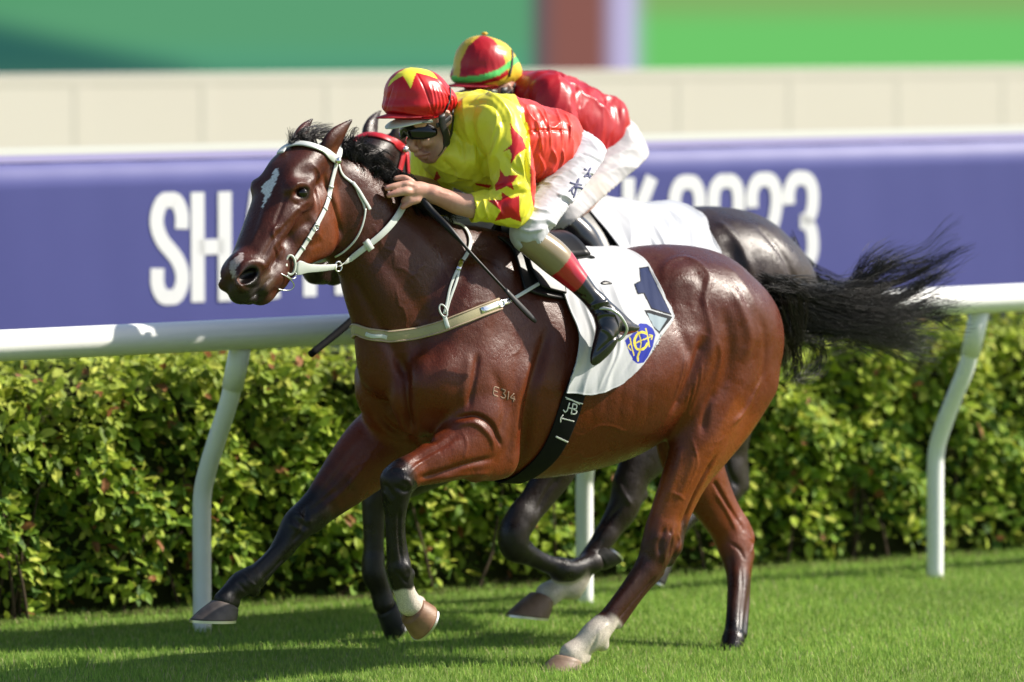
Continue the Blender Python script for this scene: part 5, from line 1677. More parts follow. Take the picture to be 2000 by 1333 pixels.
# ---- bridle
br_o = empty('bridle', FH.w(FH.hp(655, 315, .08)), 'white leather bridle with domed silver stud on the bay horse head', 'bridle')
P, N = surf(HM, [(549, 303), (556, 293), (568, 287), (584, 284), (602, 286), (624, 293), (644, 304), (656, 315)], 30, .006)
strap('browband', m_white, br_o, P, N, .024, .006)
P2, N2 = mirror_w(FH, P[-9:]), mirror_n(FH, N[-9:])
strap('browband_end', m_white, br_o, P2, N2, .024, .006)
P, N = surf(HM, [(656, 318), (652, 335), (647, 355), (643, 378), (635, 405), (620, 435), (604, 462), (590, 485), (574, 508)], 40, .0015)
ck = strap('cheekpiece', m_white, br_o, P, N, .0145, .005)
Pm = mirror_w(FH, P); Nm = mirror_n(FH, N); strap('cheekpiece', m_white, br_o, Pm, Nm, .0125, .005)
for i in (12, 16, 20, 25, 30, 34):
    T_ = P[i + 1] - P[i]; T_ /= np.linalg.norm(T_)
    strap('keeper', m_white, ck, np.array([P[i] - T_ * .003, P[i], P[i] + T_ * .003]), N[i:i + 3] * 0 + N[i], .0165, .0078)
q = 26; Sd = np.cross(P[q + 1] - P[q], N[q]); Sd /= np.linalg.norm(Sd)
mb = MB(); T_ = (P[q + 1] - P[q]) / np.linalg.norm(P[q + 1] - P[q]); mb.tube(torus_pts(P[q] + N[q] * .007, Sd, T_, .010, .009), .0016, 6, caps=False); mb.build('buckle', m_metal, ck)
# headpiece behind the ears
a_ = FH.hp(656, 314, .078); b_ = FH.hp(661, 300, .060)
hpP = [a_, b_, FH.hp(660, 284, .03), FH.hp(652, 274, 0), FH.hp(660, 284, .03) * np.array([1, -1, 1]), b_ * np.array([1, -1, 1]), a_ * np.array([1, -1, 1])]
hpP = smooth_line(hpP, 30); c0 = FH.hp(640, 330, 0); nrm = hpP - c0; nrm[:, 0] *= .3; nrm /= np.linalg.norm(nrm, axis=1)[:, None]
strap('headpiece', m_white, br_o, FH.w(hpP + nrm * .006), nrm @ FH.R, .018, .005)
P, N = surf(HM, [(652, 311), (656, 318)], 3, .012)
mb = MB(); mb.sphere(P[1], (.0135, .0135, .0135), 18, 12); mb.build('silver_stud', m_metal, br_o)
# throatlatch, partly flapping free
P, N = surf(HM, [(660, 322), (664, 336), (672, 347), (684, 355), (694, 366), (700, 382), (708, 396), (712, 410)], 26, .003)
strap('throatlatch', m_white, br_o, P, N, .0075, .004)
P, N = surf(HM, [(686, 357), (698, 372), (706, 386), (716, 402), (720, 410)], 14, .008)
strap('throatlatch_end', m_white, br_o, P, N, .010, .004)
P, N = surf(HM, [(712, 408), (710, 425), (704, 447), (692, 470), (672, 490), (655, 500)], 24, .006)
strap('throatlatch', m_white, br_o, P, N, .0058, .004)
# bit: guard ring, loop, cheeks
mq, _ = surf(HM, [(566, 512), (568, 516)], 2, .012); cb = mq[0]
cb = FH.w(FH.hp(567, 518, .062))
Xd = FH.R[0] * .8 - FH.EY * .5; Xd /= np.linalg.norm(Xd)
mb = MB(); mb.tube(torus_pts(cb, Xd, EZ, .0175, .032), .0042, 8, caps=False); mb.build('bit_ring', m_bitring, br_o)
cm = mirror_w(FH, cb); mb = MB(); mb.tube(torus_pts(cm, Xd, EZ, .0175, .032), .0042, 8, caps=False); mb.build('bit_ring', m_bitring, br_o)
mb = MB(); mb.tube(smooth_line([cb - Xd * .014, FH.w(FH.hp(548, 520, .045)), FH.w(FH.hp(538, 522, .02)), mirror_w(FH, FH.w(FH.hp(548, 520, .045))), cm - Xd * .014], 16), .008, 8); mb.build('mouthpiece', m_bitring, br_o)
lp = [FH.w(FH.hp(u, v, w)) for u, v, w in ((534, 530, .045), (548, 535, .062), (562, 542, .07), (572, 552, .07), (574, 560, .068), (566, 567, .06), (552, 567, .05), (534, 562, .035))]
mb = MB(); mb.tube(smooth_line(lp, 30), .0021, 8); mb.build('metal_loop', m_metal, br_o)
lp = [FH.w(FH.hp(u, v, w)) for u, v, w in ((560, 538, .068), (570, 545, .07), (577, 542, .07), (578, 533, .07))]
mb = MB(); mb.tube(smooth_line(lp, 14), .0018, 7); mb.build('metal_loop', m_metal, br_o)

# ---- reins
rein = empty('reins', FR.w(FR.hp(660, 520, .1)), 'white leather reins running from the bit ring to the hand on the neck', 'reins')
A0, A1 = FH.w(FH.hp(577, 523, .066)), FR.w(FR.hp(657, 521, .105))
ps = np.array([A0 + (A1 - A0) * t + EZ * (-.004 * math.sin(t * 3.14)) for t in np.linspace(0, 1, 14)])
strap('rein', m_white, rein, ps, np.tile(-EY * .9 + EZ * -.15, (14, 1)), np.concatenate([[.028, .044, .040, .032, .027], np.linspace(.024, .015, 9)]), .005)
mb = MB(); mb.tube(torus_pts(FR.w(FR.hp(661, 521, .108)), EX, EZ, .0145, .0165), .0026, 8, caps=False); mb.build('martingale_ring', m_metal, rein)
P, N = surf(HM, [(672, 514), (690, 500), (712, 482), (738, 462), (760, 440), (776, 418), (785, 400), (787, 384)], 30, .010)
P[0] = FR.w(FR.hp(662, 520, .11)); P[1] = P[0] * .5 + P[2] * .5; P[2] = P[1] * .5 + P[3] * .5
rr = strap('rein', m_white, rein, P, N, np.linspace(.016, .024, 30), .005)
T_ = P[10] - P[9]; T_ /= np.linalg.norm(T_)
strap('rein_buckle', m_white, rr, np.array([P[9] - T_ * .012, P[9], P[9] + T_ * .012]), np.tile(N[9], (3, 1)), .034, .010)
Pm = mirror_w(FR, P); strap('rein', m_white, rein, Pm, mirror_n(FR, N), np.linspace(.016, .024, 30), .005)
A0m, A1m = mirror_w(FH, A0), mirror_w(FR, A1)
ps = np.array([A0m + (A1m - A0m) * t for t in np.linspace(0, 1, 10)]); strap('rein', m_white, rein, ps, np.tile(EY, (10, 1)), np.linspace(.026, .015, 10), .005)

# ---- breastplate: tan girth strap across the chest, neck loop
bp = empty('breastplate', FR.w(FR.hp(865, 630, .2)), 'khaki webbing breastplate with a white neck strap across the bay chest', 'breastplate')
near = [(975, 594), (950, 604), (920, 616), (885, 630), (850, 643), (815, 651), (785, 655), (762, 657), (740, 656), (720, 652), (708, 648), (701, 644)]
P, N = surf(HM, near, 52, .001)
q = FR.l(P); 
# run on to the midline, then mirror
mid = q[-1].copy(); ext = []
far_ = (-q[:, 1]) > q[-1][1] + .012
Pm, Nm = mirror_w(FR, P[far_][::-1]), mirror_n(FR, N[far_][::-1])
k_ = np.linspace(0, 1, 8)[1:-1]
link_P = np.array([P[-1] * (1 - t) + Pm[0] * t + (-EX) * (.004 * math.sin(math.pi * t)) for t in k_]); link_N = np.array([N[-1] * (1 - t) + Nm[0] * t - EX * .6 for t in k_]); link_N /= np.linalg.norm(link_N, axis=1)[:, None]
SP_, SN = np.vstack([P, link_P, Pm]), np.vstack([N, link_N, Nm])
for _ in range(3): SP_[1:-1] = (SP_[:-2] + 2 * SP_[1:-1] + SP_[2:]) / 4
SP_ = SP_ + SN * .002
st = strap('chest_strap', m_tan, bp, SP_, SN, .037, .007)
m_edge = mat('strap_edge', (.42, .30, .22), rough=.6)
for sgn in (1, -1):
    T_ = np.gradient(SP_, axis=0); Sd = np.cross(T_, SN); Sd /= np.linalg.norm(Sd, axis=1)[:, None]
    mb = MB(); mb.tube(SP_ + Sd * .0172 * sgn + SN * .0065, .0022, 5); mb.build('piping', m_edge, st)
P, N = surf(HM, [(716, 651), (728, 658), (740, 656), (756, 659)], 8, .010); 
if len(P) > 3: strap('white_tag', m_white, bp, P, N, .012, .003)
P, N = surf(HM, [(993, 588), (975, 594), (955, 602), (938, 608)], 10, .008)
bk = strap('buckle_plate', m_metal, bp, P, N, .018, .004)
mb = MB(); T_ = P[6] - P[4]; T_ /= np.linalg.norm(T_); Sd = np.cross(T_, N[5]); mb.tube(torus_pts(P[3] + N[3] * .004, T_, Sd, .013, .011, 20), .002, 6, caps=False); mb.build('buckle', m_metal, bk)
P, N = surf(HM, [(990, 589), (1015, 577), (1042, 562), (1068, 547), (1090, 534)], 20, .020)
strap('girth_link', m_white, bp, P, N, .0105, .003)
Pm = mirror_w(FR, P); strap('girth_link', m_white, bp, Pm, mirror_n(FR, N), .0105, .003)
# neck loop
nl = [(882, 437), (900, 442), (912, 455), (917, 472), (914, 490), (905, 508), (897, 520)]
P, N = surf(HM, nl, 26, .006); strap('neck_strap', m_white, bp, P, N, .0115, .004)
Pm = mirror_w(FR, P); strap('neck_strap', m_white, bp, Pm, mirror_n(FR, N), .0115, .004)
top_ = np.array([P[0], FR.w(FR.hp(868, 425, 0)), Pm[0]]); strap('neck_strap', m_white, bp, smooth_line(top_, 10), np.tile(EZ, (10, 1)), .0115, .004)
for ln in ([(897, 520), (884, 545), (876, 570), (872, 592), (866, 614)], [(897, 520), (892, 545), (884, 568), (876, 590), (870, 614)]):
    P, N = surf(HM, ln, 18, .005); strap('neck_strap', m_white, bp, P, N, .008, .004)
P, N = surf(HM, [(901, 512), (893, 530)], 5, .010); strap('neck_buckle', m_metal, bp, P, N, .014, .004)
P, N = surf(HM, [(864, 608), (868, 618)], 2, .012); T_ = P[1] - P[0]; T_ /= np.linalg.norm(T_); Sd = np.cross(T_, N[0])
mb = MB(); mb.tube(torus_pts(P[0], T_, Sd, .022, .012, 24), .003, 7, caps=False); mb.build('loop', m_white, bp)
P, N = surf(HM, [(866, 618), (870, 630), (875, 643)], 6, .010); strap('loop_tab', m_white, bp, P, N, .013, .004)

# ---- saddlecloth: a sheet over the back, one panel on each side
def torso_point(x, phi, lift):
    """point on the trunk at local x, phi = 0 on the back, 90 = widest near side, negative = far side"""
    zc = 1.02
    d = np.array([0, -math.sin(phi), math.cos(phi)])
    o = np.array([x, 0, zc]) + d * .9
    p, n, i, dd = HM._b.ray_cast(Vector(FR.w(o)), Vector(-d @ FR.R))
    p = FR.l(np.array(p)); n = np.array(n) @ FR.R.T
    return p + n * lift, n
def px_phi(u, v):
    h = HM.hit(u, v)
    p = h[0]; return p[0], math.atan2(-p[1], p[2] - 1.02)
top_f, top_r = FR.hp(985, 462, 0)[0], FR.hp(1195, 490, 0)[0]
front = [(top_f, 0.0)] + [px_phi(*q) for q in ((1040, 500), (1074, 545), (1092, 575), (1108, 612), (1122, 655), (1118, 700), (1105, 740), (1098, 766))]
rear = [(top_r, 0.0)] + [px_phi(*q) for q in ((1236, 500), (1262, 520), (1278, 548), (1294, 585), (1312, 622), (1290, 652), (1281, 668))]
bott = [px_phi(*q) for q in ((1098, 766), (1122, 768), (1150, 770), (1180, 763), (1210, 750), (1238, 726), (1262, 700), (1281, 668))]
topl = [(top_f + (top_r - top_f) * t, 0.0) for t in np.linspace(0, 1, 6)]
nu, nv = (110, 150) if DRAFT else (210, 300)
Fr_, Re_, Bo_, To_ = [smooth_line(np.array(q), n_) for q, n_ in ((front, nv), (rear, nv), (bott, nu), (topl, nu))]
U_, V_ = np.linspace(0, 1, nu)[:, None, None], np.linspace(0, 1, nv)[None, :, None]
C00, C10, C01, C11 = To_[0], To_[-1], Bo_[0], Bo_[-1]
G = (1 - V_) * To_[:, None] + V_ * Bo_[:, None] + (1 - U_) * Fr_[None] + U_ * Re_[None] - ((1 - U_) * (1 - V_) * C00 + U_ * (1 - V_) * C10 + (1 - U_) * V_ * C01 + U_ * V_ * C11)
# coarse trunk map then interpolate
xs = np.linspace(G[..., 0].min() - .01, G[..., 0].max() + .01, 46); phs = np.linspace(-.05, G[..., 1].max() + .03, 60)
TP = np.array([[torso_point(x, p, 0)[0] for p in phs] for x in xs])
fx = np.clip((G[..., 0] - xs[0]) / (xs[1] - xs[0]), 0, 44.999); fp = np.clip((G[..., 1] - phs[0]) / (phs[1] - phs[0]), 0, 58.999)
ix, ip = fx.astype(int), fp.astype(int); fx, fp = (fx - ix)[..., None], (fp - ip)[..., None]
S3 = TP[ix, ip] * (1 - fx) * (1 - fp) + TP[ix + 1, ip] * fx * (1 - fp) + TP[ix, ip + 1] * (1 - fx) * fp + TP[ix + 1, ip + 1] * fx * fp
tu, tv = np.gradient(S3, axis=0), np.gradient(S3, axis=1); Nn = np.cross(tv, tu); Nn /= np.linalg.norm(Nn, axis=2)[..., None] + 1e-9
if Nn[nu // 2, nv // 2, 1] > 0: Nn = -Nn
for _ in range(30):
    Nn[1:-1, 1:-1] = (Nn[:-2, 1:-1] + Nn[2:, 1:-1] + Nn[1:-1, :-2] + Nn[1:-1, 2:]) / 4
UU, VV = np.broadcast_to(U_, G.shape[:2] + (1,)), np.broadcast_to(V_, G.shape[:2] + (1,))
Q = np.concatenate([UU * 9, VV * 2.2, VV * 0], 2).reshape(-1, 3)
fold = vnoise(Q + vnoise(Q * .7, 3)[:, None] * 1.3, 5).reshape(nu, nv, 1); fold = (1 - np.abs(2 * fold - 1)) ** 1.3
fold2 = vnoise(np.concatenate([UU * 16 + VV * 6, VV * 5, VV * 0], 2).reshape(-1, 3), 8).reshape(nu, nv, 1)
flut = .014 * np.exp(-UU / .10) * (.5 + .5 * np.sin(VV * 9 + 1)) + .012 * fold * (1 - .6 * UU) * np.clip(VV * 2.5, 0, 1) + .004 * fold2
edge_th = .0014 * (np.exp(-(UU / .012) ** 2) + np.exp(-((1 - UU) / .014) ** 2) + np.exp(-((1 - VV) / .010) ** 2))
S4 = S3 + Nn * (.0095 + flut + edge_th)
near_s = S4; far_s = S4 * np.array([1, -1, 1])
VV3 = np.concatenate([far_s[:, ::-1], near_s[:, 1:]], 1)
n1, n2 = VV3.shape[:2]
i_, j_ = np.meshgrid(np.arange(n1 - 1), np.arange(n2 - 1), indexing='ij'); b0 = (i_ * n2 + j_).ravel()
Fq = np.stack([b0, b0 + 1, b0 + n2 + 1, b0 + n2], 1)
CL = SMesh(FR, VV3.reshape(-1, 3), Fq); CL.fill((.47, .48, .50))
uvc = CL.uv(); nearm = CL.v[:, 1] < 0
def cp(poly, col_):
    m = in_poly(uvc, poly) & nearm; CL.col[m, :3] = col_
NAVY = (.012, .022, .075); BLUE = (.018, .030, .30); GOLD = (.62, .52, .06)
cp([(1247, 525), (1266, 522), (1284, 560), (1311, 618), (1270, 605), (1255, 575), (1244, 577), (1237, 557), (1249, 550)], (.005, .006, .012))
cp([(1249, 527), (1264, 524), (1282, 560), (1308, 614), (1272, 603), (1257, 573), (1246, 574), (1240, 558), (1251, 551)], NAVY)
cp([(1257, 607), (1268, 607), (1312, 620), (1306, 629), (1286, 653), (1276, 642)], (.010, .012, .016))
cp([(1262, 612), (1302, 624), (1286, 648), (1275, 638)], (.26, .32, .36))
cp([(1248, 633), (1262, 634), (1274, 643), (1279, 655), (1274, 675), (1264, 697), (1255, 709), (1244, 711), (1236, 706), (1228, 690), (1219, 666), (1232, 655)], BLUE)
def cline(pts, w, col_):
    P_ = np.array(pts, float)
    if len(P_) > 2: P_ = smooth_line(P_, 40)
    P3 = np.concatenate([P_, np.zeros((len(P_), 1))], 1)
    m = np.where(nearm & (uvc[:, 0] > P_[:, 0].min() - 8) & (uvc[:, 0] < P_[:, 0].max() + 8) & (uvc[:, 1] > P_[:, 1].min() - 8) & (uvc[:, 1] < P_[:, 1].max() + 8))[0]
    d, _t = seg_dist(np.concatenate([uvc[m], np.zeros((len(m), 1))], 1), P3); CL.col[m[d < w], :3] = col_
cline([(1260, 652), (1252, 650), (1243, 655), (1238, 667), (1241, 680), (1249, 684), (1258, 680), (1263, 672)], 2.3, GOLD)
cline([(1260, 643), (1264, 660), (1267, 678)], 1.2, GOLD); cline([(1267, 655), (1273, 657), (1271, 664)], 1.1, GOLD)
cline([(1229, 660), (1233, 678), (1237, 695)], 1.2, GOLD); cline([(1230, 672), (1226, 678), (1231, 685)], 1.1, GOLD)
cline([(1238, 672), (1254, 665), (1272, 658)], 1.2, GOLD); cline([(1248, 656), (1251, 668), (1250, 680)], 1.1, GOLD); cline([(1249, 688), (1245, 698), (1245, 706)], 1.6, GOLD); cline([(1243, 648), (1246, 650)], 1.3, GOLD)
cl_o = CL.obj('saddlecloth', mat('cloth_cotton', attr=True, rough=.7, spec=.15, bump=[(900, .15, .0006), (30, .12, .003)]), root=FR.w(np.array([FR.hp(1190, 490, 0)[0], 0, 1.5])))
md = cl_o.modifiers.new('thick', 'SOLIDIFY'); md.thickness = .004; md.offset = 1
tag(cl_o, 'white saddlecloth with navy number 1 and blue badge on the bay horse', 'saddlecloth')
CL.bvh()
# ---- saddle
sd_o = empty('saddle', FR.w(FR.hp(1040, 480, 0)), 'small black racing saddle with grey cantle under the starred jockey', 'saddle')
def flap(name, poly, lift, th, mt, n=26):
    """a leather panel hugging the trunk: polygon in pixels, filled as a Coons patch of four sides"""
    a, b_, c_, d_ = [smooth_line(np.array(q, float), n) for q in poly]      # top, bottom, left, right
    U, V = np.linspace(0, 1, n)[:, None, None], np.linspace(0, 1, n)[None, :, None]
    g = (1 - V) * a[:, None] + V * b_[:, None] + (1 - U) * c_[None] + U * d_[None] - ((1 - U) * (1 - V) * a[0] + U * (1 - V) * a[-1] + (1 - U) * V * b_[0] + U * V * b_[-1])
    o, nn = [], []
    for q in g.reshape(-1, 2):
        h = HM.hit(*q)
        if h is None: h = (o[-1] if o else FR.hp(*q, .1), nn[-1] if nn else np.array([0, -1, 0]))
        o.append(h[0]); nn.append(h[1])
    o, nn = np.array(o).reshape(n, n, 3), np.array(nn).reshape(n, n, 3)
    for _ in range(4):
        for z in (o, nn): z[1:-1, 1:-1] = (z[:-2, 1:-1] + z[2:, 1:-1] + z[1:-1, :-2] + z[1:-1, 2:]) / 4
    nn /= np.linalg.norm(nn, axis=2)[..., None]
    lf = np.full((n, n, 1), lift)
    outs = []
    for sgn in (1, -1):
        P_ = o + nn * lf; P_ = P_ * np.array([1, sgn, 1])
        mb = MB(); mb.quadgrid(FR.w(P_.reshape(-1, 3)).reshape(n, n, 3)); ob = mb.build(name, mt, sd_o)
        md = ob.modifiers.new('th', 'SOLIDIFY'); md.thickness = th; md.offset = 0
        outs.append(ob)
    return outs
flap('saddle_flap', ([(968, 466), (1010, 478), (1050, 492), (1080, 505)], [(1020, 568), (1045, 578), (1070, 584), (1100, 588)], [(968, 466), (995, 488), (1008, 520), (1020, 568)], [(1080, 505), (1092, 530), (1098, 560), (1100, 588)]), .012, .008, m_blk)
flap('knee_pad', ([(990, 470), (1020, 482), (1050, 492), (1078, 505)], [(1050, 566), (1066, 572), (1080, 576), (1098, 580)], [(990, 470), (1018, 498), (1030, 530), (1050, 566)], [(1078, 505), (1088, 530), (1094, 555), (1098, 580)]), .024, .010, m_blk)
G = []
for t in np.linspace(0, 1, 16):
    row = []
    for a in np.linspace(-1, 1, 17):
        x = FR.hp(985, 460, 0)[0] * (1 - t) + FR.hp(1095, 490, 0)[0] * t
        wd = .10 + .06 * t
        y = -a * wd
        p, n_ = torso_point(x, 0, 0); z = p[2] + .022 + .03 * abs(t - .55) ** 2 * 4 * (.35 + .25 * t) - .10 * a * a * (1 - .3 * t)
        row.append([x, y, z])
    G.append(row)
mb = MB(); mb.quadgrid(FR.w(np.array(G).reshape(-1, 3)).reshape(16, 17, 3)); ob = mb.build('seat', m_blk, sd_o); md = ob.modifiers.new('th', 'SOLIDIFY'); md.thickness = .02; md.offset = -1
m_cant = mat('grey_cantle', (.10, .13, .16), rough=.3)
mb = MB(); cc = FR.w(FR.hp(1137, 503, .075)); ax_ = np.array([EX * .9 + EZ * .25, EY, EZ * .9 - EX * .3]); mb.sphere(cc, (.042, .042, .020), 20, 10, ax=[EX * .96 - EZ * .28, EY, EZ * .96 + EX * .28]); mb.build('cantle', m_cant, sd_o)
mb = MB(); mb.tube(torus_pts(cc + EZ * .006, EX * .96 - EZ * .28, EY, .043, .043), .005, 8, caps=False); mb.build('cantle_rim', m_blk, sd_o)
# stirrup irons
for s_ in (1, -1):
    pts = [FR.hp(u, v, w) for u, v, w in ((1163, 610, .345), (1175, 603, .375), (1195, 606, .40), (1212, 618, .41), (1224, 640, .41), (1220, 654, .40), (1208, 665, .385), (1186, 668, .33), (1168, 640, .325), (1163, 610, .345))]
    pts = smooth_line(pts, 44); pts[:, 1] *= s_
    mb = MB(); mb.tube(FR.w(pts), .0052, 8, caps=False); mb.build('stirrup_iron', mat('stirrup_alloy', (.62, .64, .62), rough=.3, metal=.6), sd_o)
    P_ = [FR.hp(u, v, w) for u, v, w in ((1085, 520, .27), (1112, 552, .30), (1140, 585, .325), (1163, 608, .345))]; P_ = smooth_line(P_, 12); P_[:, 1] *= s_
    strap('stirrup_leather', m_blk, sd_o, FR.w(P_), np.tile(-EY * s_, (12, 1)), .018, .004)
# small black latch keeper poking from under the boot
P, N = surf(CL, [(1172, 556), (1183, 553), (1194, 556)], 6, .004); strap('strap_end', m_blk, sd_o, P, N, np.array([.006, .012, .014, .012, .008, .003])[:len(P)], .003)

# ---- girth
gi = empty('girth', FR.w(FR.hp(1105, 830, .2)), 'black webbing girth marked JHB in white round the bay horse belly', 'girth')
gl = [(1150, 700), (1138, 728), (1122, 765), (1108, 808), (1091, 852), (1072, 886), (1048, 911), (1025, 928), (1010, 935)]
P, N = surf(HM, gl, 46, .002)
q = FR.l(P); qe = q[-1]
Pm, Nm = mirror_w(FR, P[::-1]), mirror_n(FR, N[::-1])
lk = np.array([P[-1] * (1 - t) + Pm[0] * t - EZ * (.012 * math.sin(math.pi * t)) for t in np.linspace(0, 1, 14)[1:-1]]); lkn = np.array([N[-1] * (1 - t) + Nm[0] * t for t in np.linspace(0, 1, 14)[1:-1]]); lkn /= np.linalg.norm(lkn, axis=1)[:, None]
GP, GN = np.vstack([P, lk, Pm]), np.vstack([N, lkn, Nm])
for _ in range(2): GP[1:-1] = (GP[:-2] + 2 * GP[1:-1] + GP[2:]) / 4
gs = strap('girth_band', m_web, gi, GP + GN * .002, GN, .076, .006)
m_tx = mat('white_thread', (.7, .7, .68), rough=.7)
def mark(pts, wid, n=10, lift=.0095, M=None):
    o, nn = surf(M or HM, pts, n, lift); 
    if len(o) > 1: strap('stitched_mark', m_tx, gs, o, nn, wid, .001)
glyphs('stitched_mark', [[(.9, 0), (.75, .8), (.4, 1), (0, .8)], [(.8, .5), (1.5, .5)], [(1.5, 0), (1.5, 1)], [(1.5, 0), (2.2, .08), (2.2, .42), (1.5, .5), (2.35, .6), (2.3, .92), (1.5, 1)]], (1100, 783), (11, 2.6), (-4, 20), m_tx, gs, .0042, .0105, HM, 14)
glyphs('stitched_mark', [[(0, 0), (2.4, 0)], [(.3, -.35), (0, 0), (.15, .4)]], (1092, 815), (11, 2.6), (-4, 20), m_tx, gs, .0036, .0105, HM, 10)
mark([(1083, 850), (1095, 856), (1107, 861)], .005)
mark([(1101, 775), (1112, 779), (1122, 784), (1136, 788)], .003); mark([(1103, 778), (1114, 781), (1130, 789)], .0025)

# ---- whip in the near hand
wh = empty('whip', FR.w(FR.hp(845, 412, .2)), 'long black riding whip slanting down from the bare near hand across the bay shoulder', 'whip')
W_ = [FR.hp(u, v, w) for u, v, w in ((826, 392, .135), (845, 415, .17), (880, 450, .24), (930, 506, .30), (985, 565, .34), (1020, 603, .355))]
W_ = FR.w(smooth_line(W_, 30)); mb = MB(); mb.tube(W_, np.interp(np.linspace(0, 1, 30), [0, .1, .4, .5, 1], [.011, .013, .011, .0055, .0045]), 10); mb.build('shaft', m_blk, wh)
W2 = FR.w(smooth_line([FR.hp(u, v, w) for u, v, w in ((985, 565, .34), (1014, 597, .355), (1045, 629, .365))], 10))
strap('flap', m_blk, wh, W2, np.tile(-EY + EX * .2, (10, 1)), np.array([.012, .014, .016, .017, .018, .018, .018, .018, .016, .010]), .007)
mb = MB(); mb.sphere(W_[0], .013, 12, 8); mb.build('knob', m_blk, wh)
# ================================================================== SECOND HORSE AND RIDER (just behind)
SHIFT = FR.w(np.array([.86, .80, .09])) - FR.O
FR2 = Frame(FR.O + SHIFT); FH2 = Frame(FH.O + SHIFT, FH.yaw)
def second_horse(h):
    F = Field(FR2, (FR.hp(400, 600, -.1)[0] - .15, -.50, -.12), (FR.hp(1475, 600, 0)[0] + .12, .50, 1.95), h)
    c, b, e = F.chain, F.ball, F.pell
    trunk(F, FR)
    # neck and head: the same build, carried lower and further forward
    F.off = (30, 30)
    F.use(None, FR)
    F.off = (12, 50)
    neck_head(F, FH2, FH)
    F.off = (0, 0)
    F.use(None, FR)
    c([(760, 470, 0, 100), (800, 540, 0, 130), (850, 620, 0, 150)], .05, .54)
    F.use(None)
    # leading foreleg
    c([(960, 820, -.15, 70), (880, 880, -.16, 58), (800, 930, -.16, 42), (745, 960, -.16, 32)], .04, .7)
    c([(752, 955, -.16, 31), (735, 968, -.16, 29), (730, 1000, -.16, 24), (730, 1050, -.16, 21), (729, 1095, -.16, 21)], .02, .9)
    c([(729, 1095, -.16, 21), (730, 1120, -.16, 24), (742, 1150, -.16, 21), (750, 1180, -.155, 22)], .015)
    # folded foreleg
    c([(1090, 820, .17, 66), (1090, 900, .18, 48), (1058, 960, .18, 36), (1020, 1010, .18, 31)], .035, .7)
    c([(1020, 1012, .18, 31), (1004, 1040, .18, 33), (1006, 1066, .18, 31), (1022, 1078, .18, 24)], .02, .9)
    c([(1020, 1078, .18, 22), (1060, 1098, .175, 18), (1096, 1112, .17, 20)], .012, .9)
    c([(1096, 1114, .17, 24), (1114, 1116, .17, 23), (1140, 1104, .165, 19), (1158, 1098, .16, 23)], .02)
    # hind leg swung forward
    c([(1390, 760, .15, 84), (1330, 820, .16, 70), (1270, 880, .16, 52), (1235, 930, .16, 38), (1226, 965, .155, 32)], .04, .65)
    c([(1228, 950, .155, 34), (1218, 990, .155, 34), (1200, 1020, .15, 28), (1180, 1050, .15, 23)], .02, .75); b(1252, 966, .155, 14, .02)
    c([(1185, 1045, .15, 23), (1155, 1085, .145, 20), (1130, 1122, .14, 22)], .012, .85)
    c([(1130, 1122, .14, 24), (1118, 1146, .14, 24), (1092, 1150, .135, 22), (1070, 1162, .13, 25)], .015); b(1124, 1160, .14, 12, .01)
    # trailing hind leg, hock raised
    c([(1440, 720, -.14, 80), (1425, 800, -.15, 60), (1425, 870, -.155, 42), (1424, 920, -.155, 34)], .04, .65)
    c([(1424, 915, -.155, 32), (1430, 945, -.155, 31), (1418, 970, -.155, 26)], .02, .8); b(1448, 950, -.155, 14, .02); c([(1440, 870, -.15, 16), (1450, 920, -.15, 13), (1451, 950, -.15, 12)], .015)
    c([(1420, 962, -.155, 25), (1385, 985, -.15, 19), (1345, 1012, -.15, 18), (1312, 1048, -.145, 20), (1298, 1080, -.145, 20)], .012)
    return F.mesh(2)
H2 = second_horse(.0075 if DRAFT else .0062)
H2.bvh()
for ln, w_, h_ in (([(1400, 430), (1440, 470), (1470, 540)], .02, .008), ([(1480, 440), (1530, 500), (1560, 570)], .02, -.008), ([(1420, 470), (1440, 540), (1450, 600)], .03, -.010), ([(1050, 1000), (1070, 960), (1095, 930)], .010, -.008),
                   ([(1150, 1065), (1185, 1020), (1215, 985)], .008, -.006), ([(1200, 930), (1215, 960), (1235, 990)], .01, .005), ([(1030, 1060), (1070, 1080), (1100, 1090)], .006, -.005), ([(1415, 890), (1425, 925), (1440, 950)], .01, -.008)):
    H2.stroke(ln, w_, h_)
H2.bvh()
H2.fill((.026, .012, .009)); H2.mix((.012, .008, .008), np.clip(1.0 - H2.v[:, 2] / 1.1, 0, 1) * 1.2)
limb(H2, FR2, [(1150, 1095, .145), (1122, 1140, .14), (1068, 1164, .13)], WHITE, .075, .95, fade=(.15, .4))
limb(H2, FR2, [(1190, 880, .16), (1180, 1040, .15)], (.02, .010, .009), .15, .5)
d = np.linalg.norm(H2.v - FR.hp(1512, 596, 0), axis=1); H2.mix(BLACK, np.clip((.13 - d) / .03, 0, 1))
m_coat2 = coat_material('dark_coat', .33, .45)
horse2 = empty('horse', FR2.O, 'near-black racehorse mostly hidden behind the bay, red browband on its head', 'horse', 'galloping racehorses')
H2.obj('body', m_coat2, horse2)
dk = ((.012, .012, .012), (.03, .028, .026))
hoof(FR2, (754, 1186), (762, 1252), (780, 1206), -.155, horse2, dk, rc=.042)
hoof(FR2, (1166, 1096), (1208, 1100), (1170, 1066), .16, horse2, dk, rc=.044, b0=.055)
hoof(FR2, (1060, 1166), (992, 1201), (1070, 1208), .13, horse2, ((.14, .085, .055), (.20, .13, .09)), rc=.046)
hoof(FR2, (1296, 1092), (1262, 1132), (1292, 1146), -.145, horse2, dk, rc=.040, b0=.05)
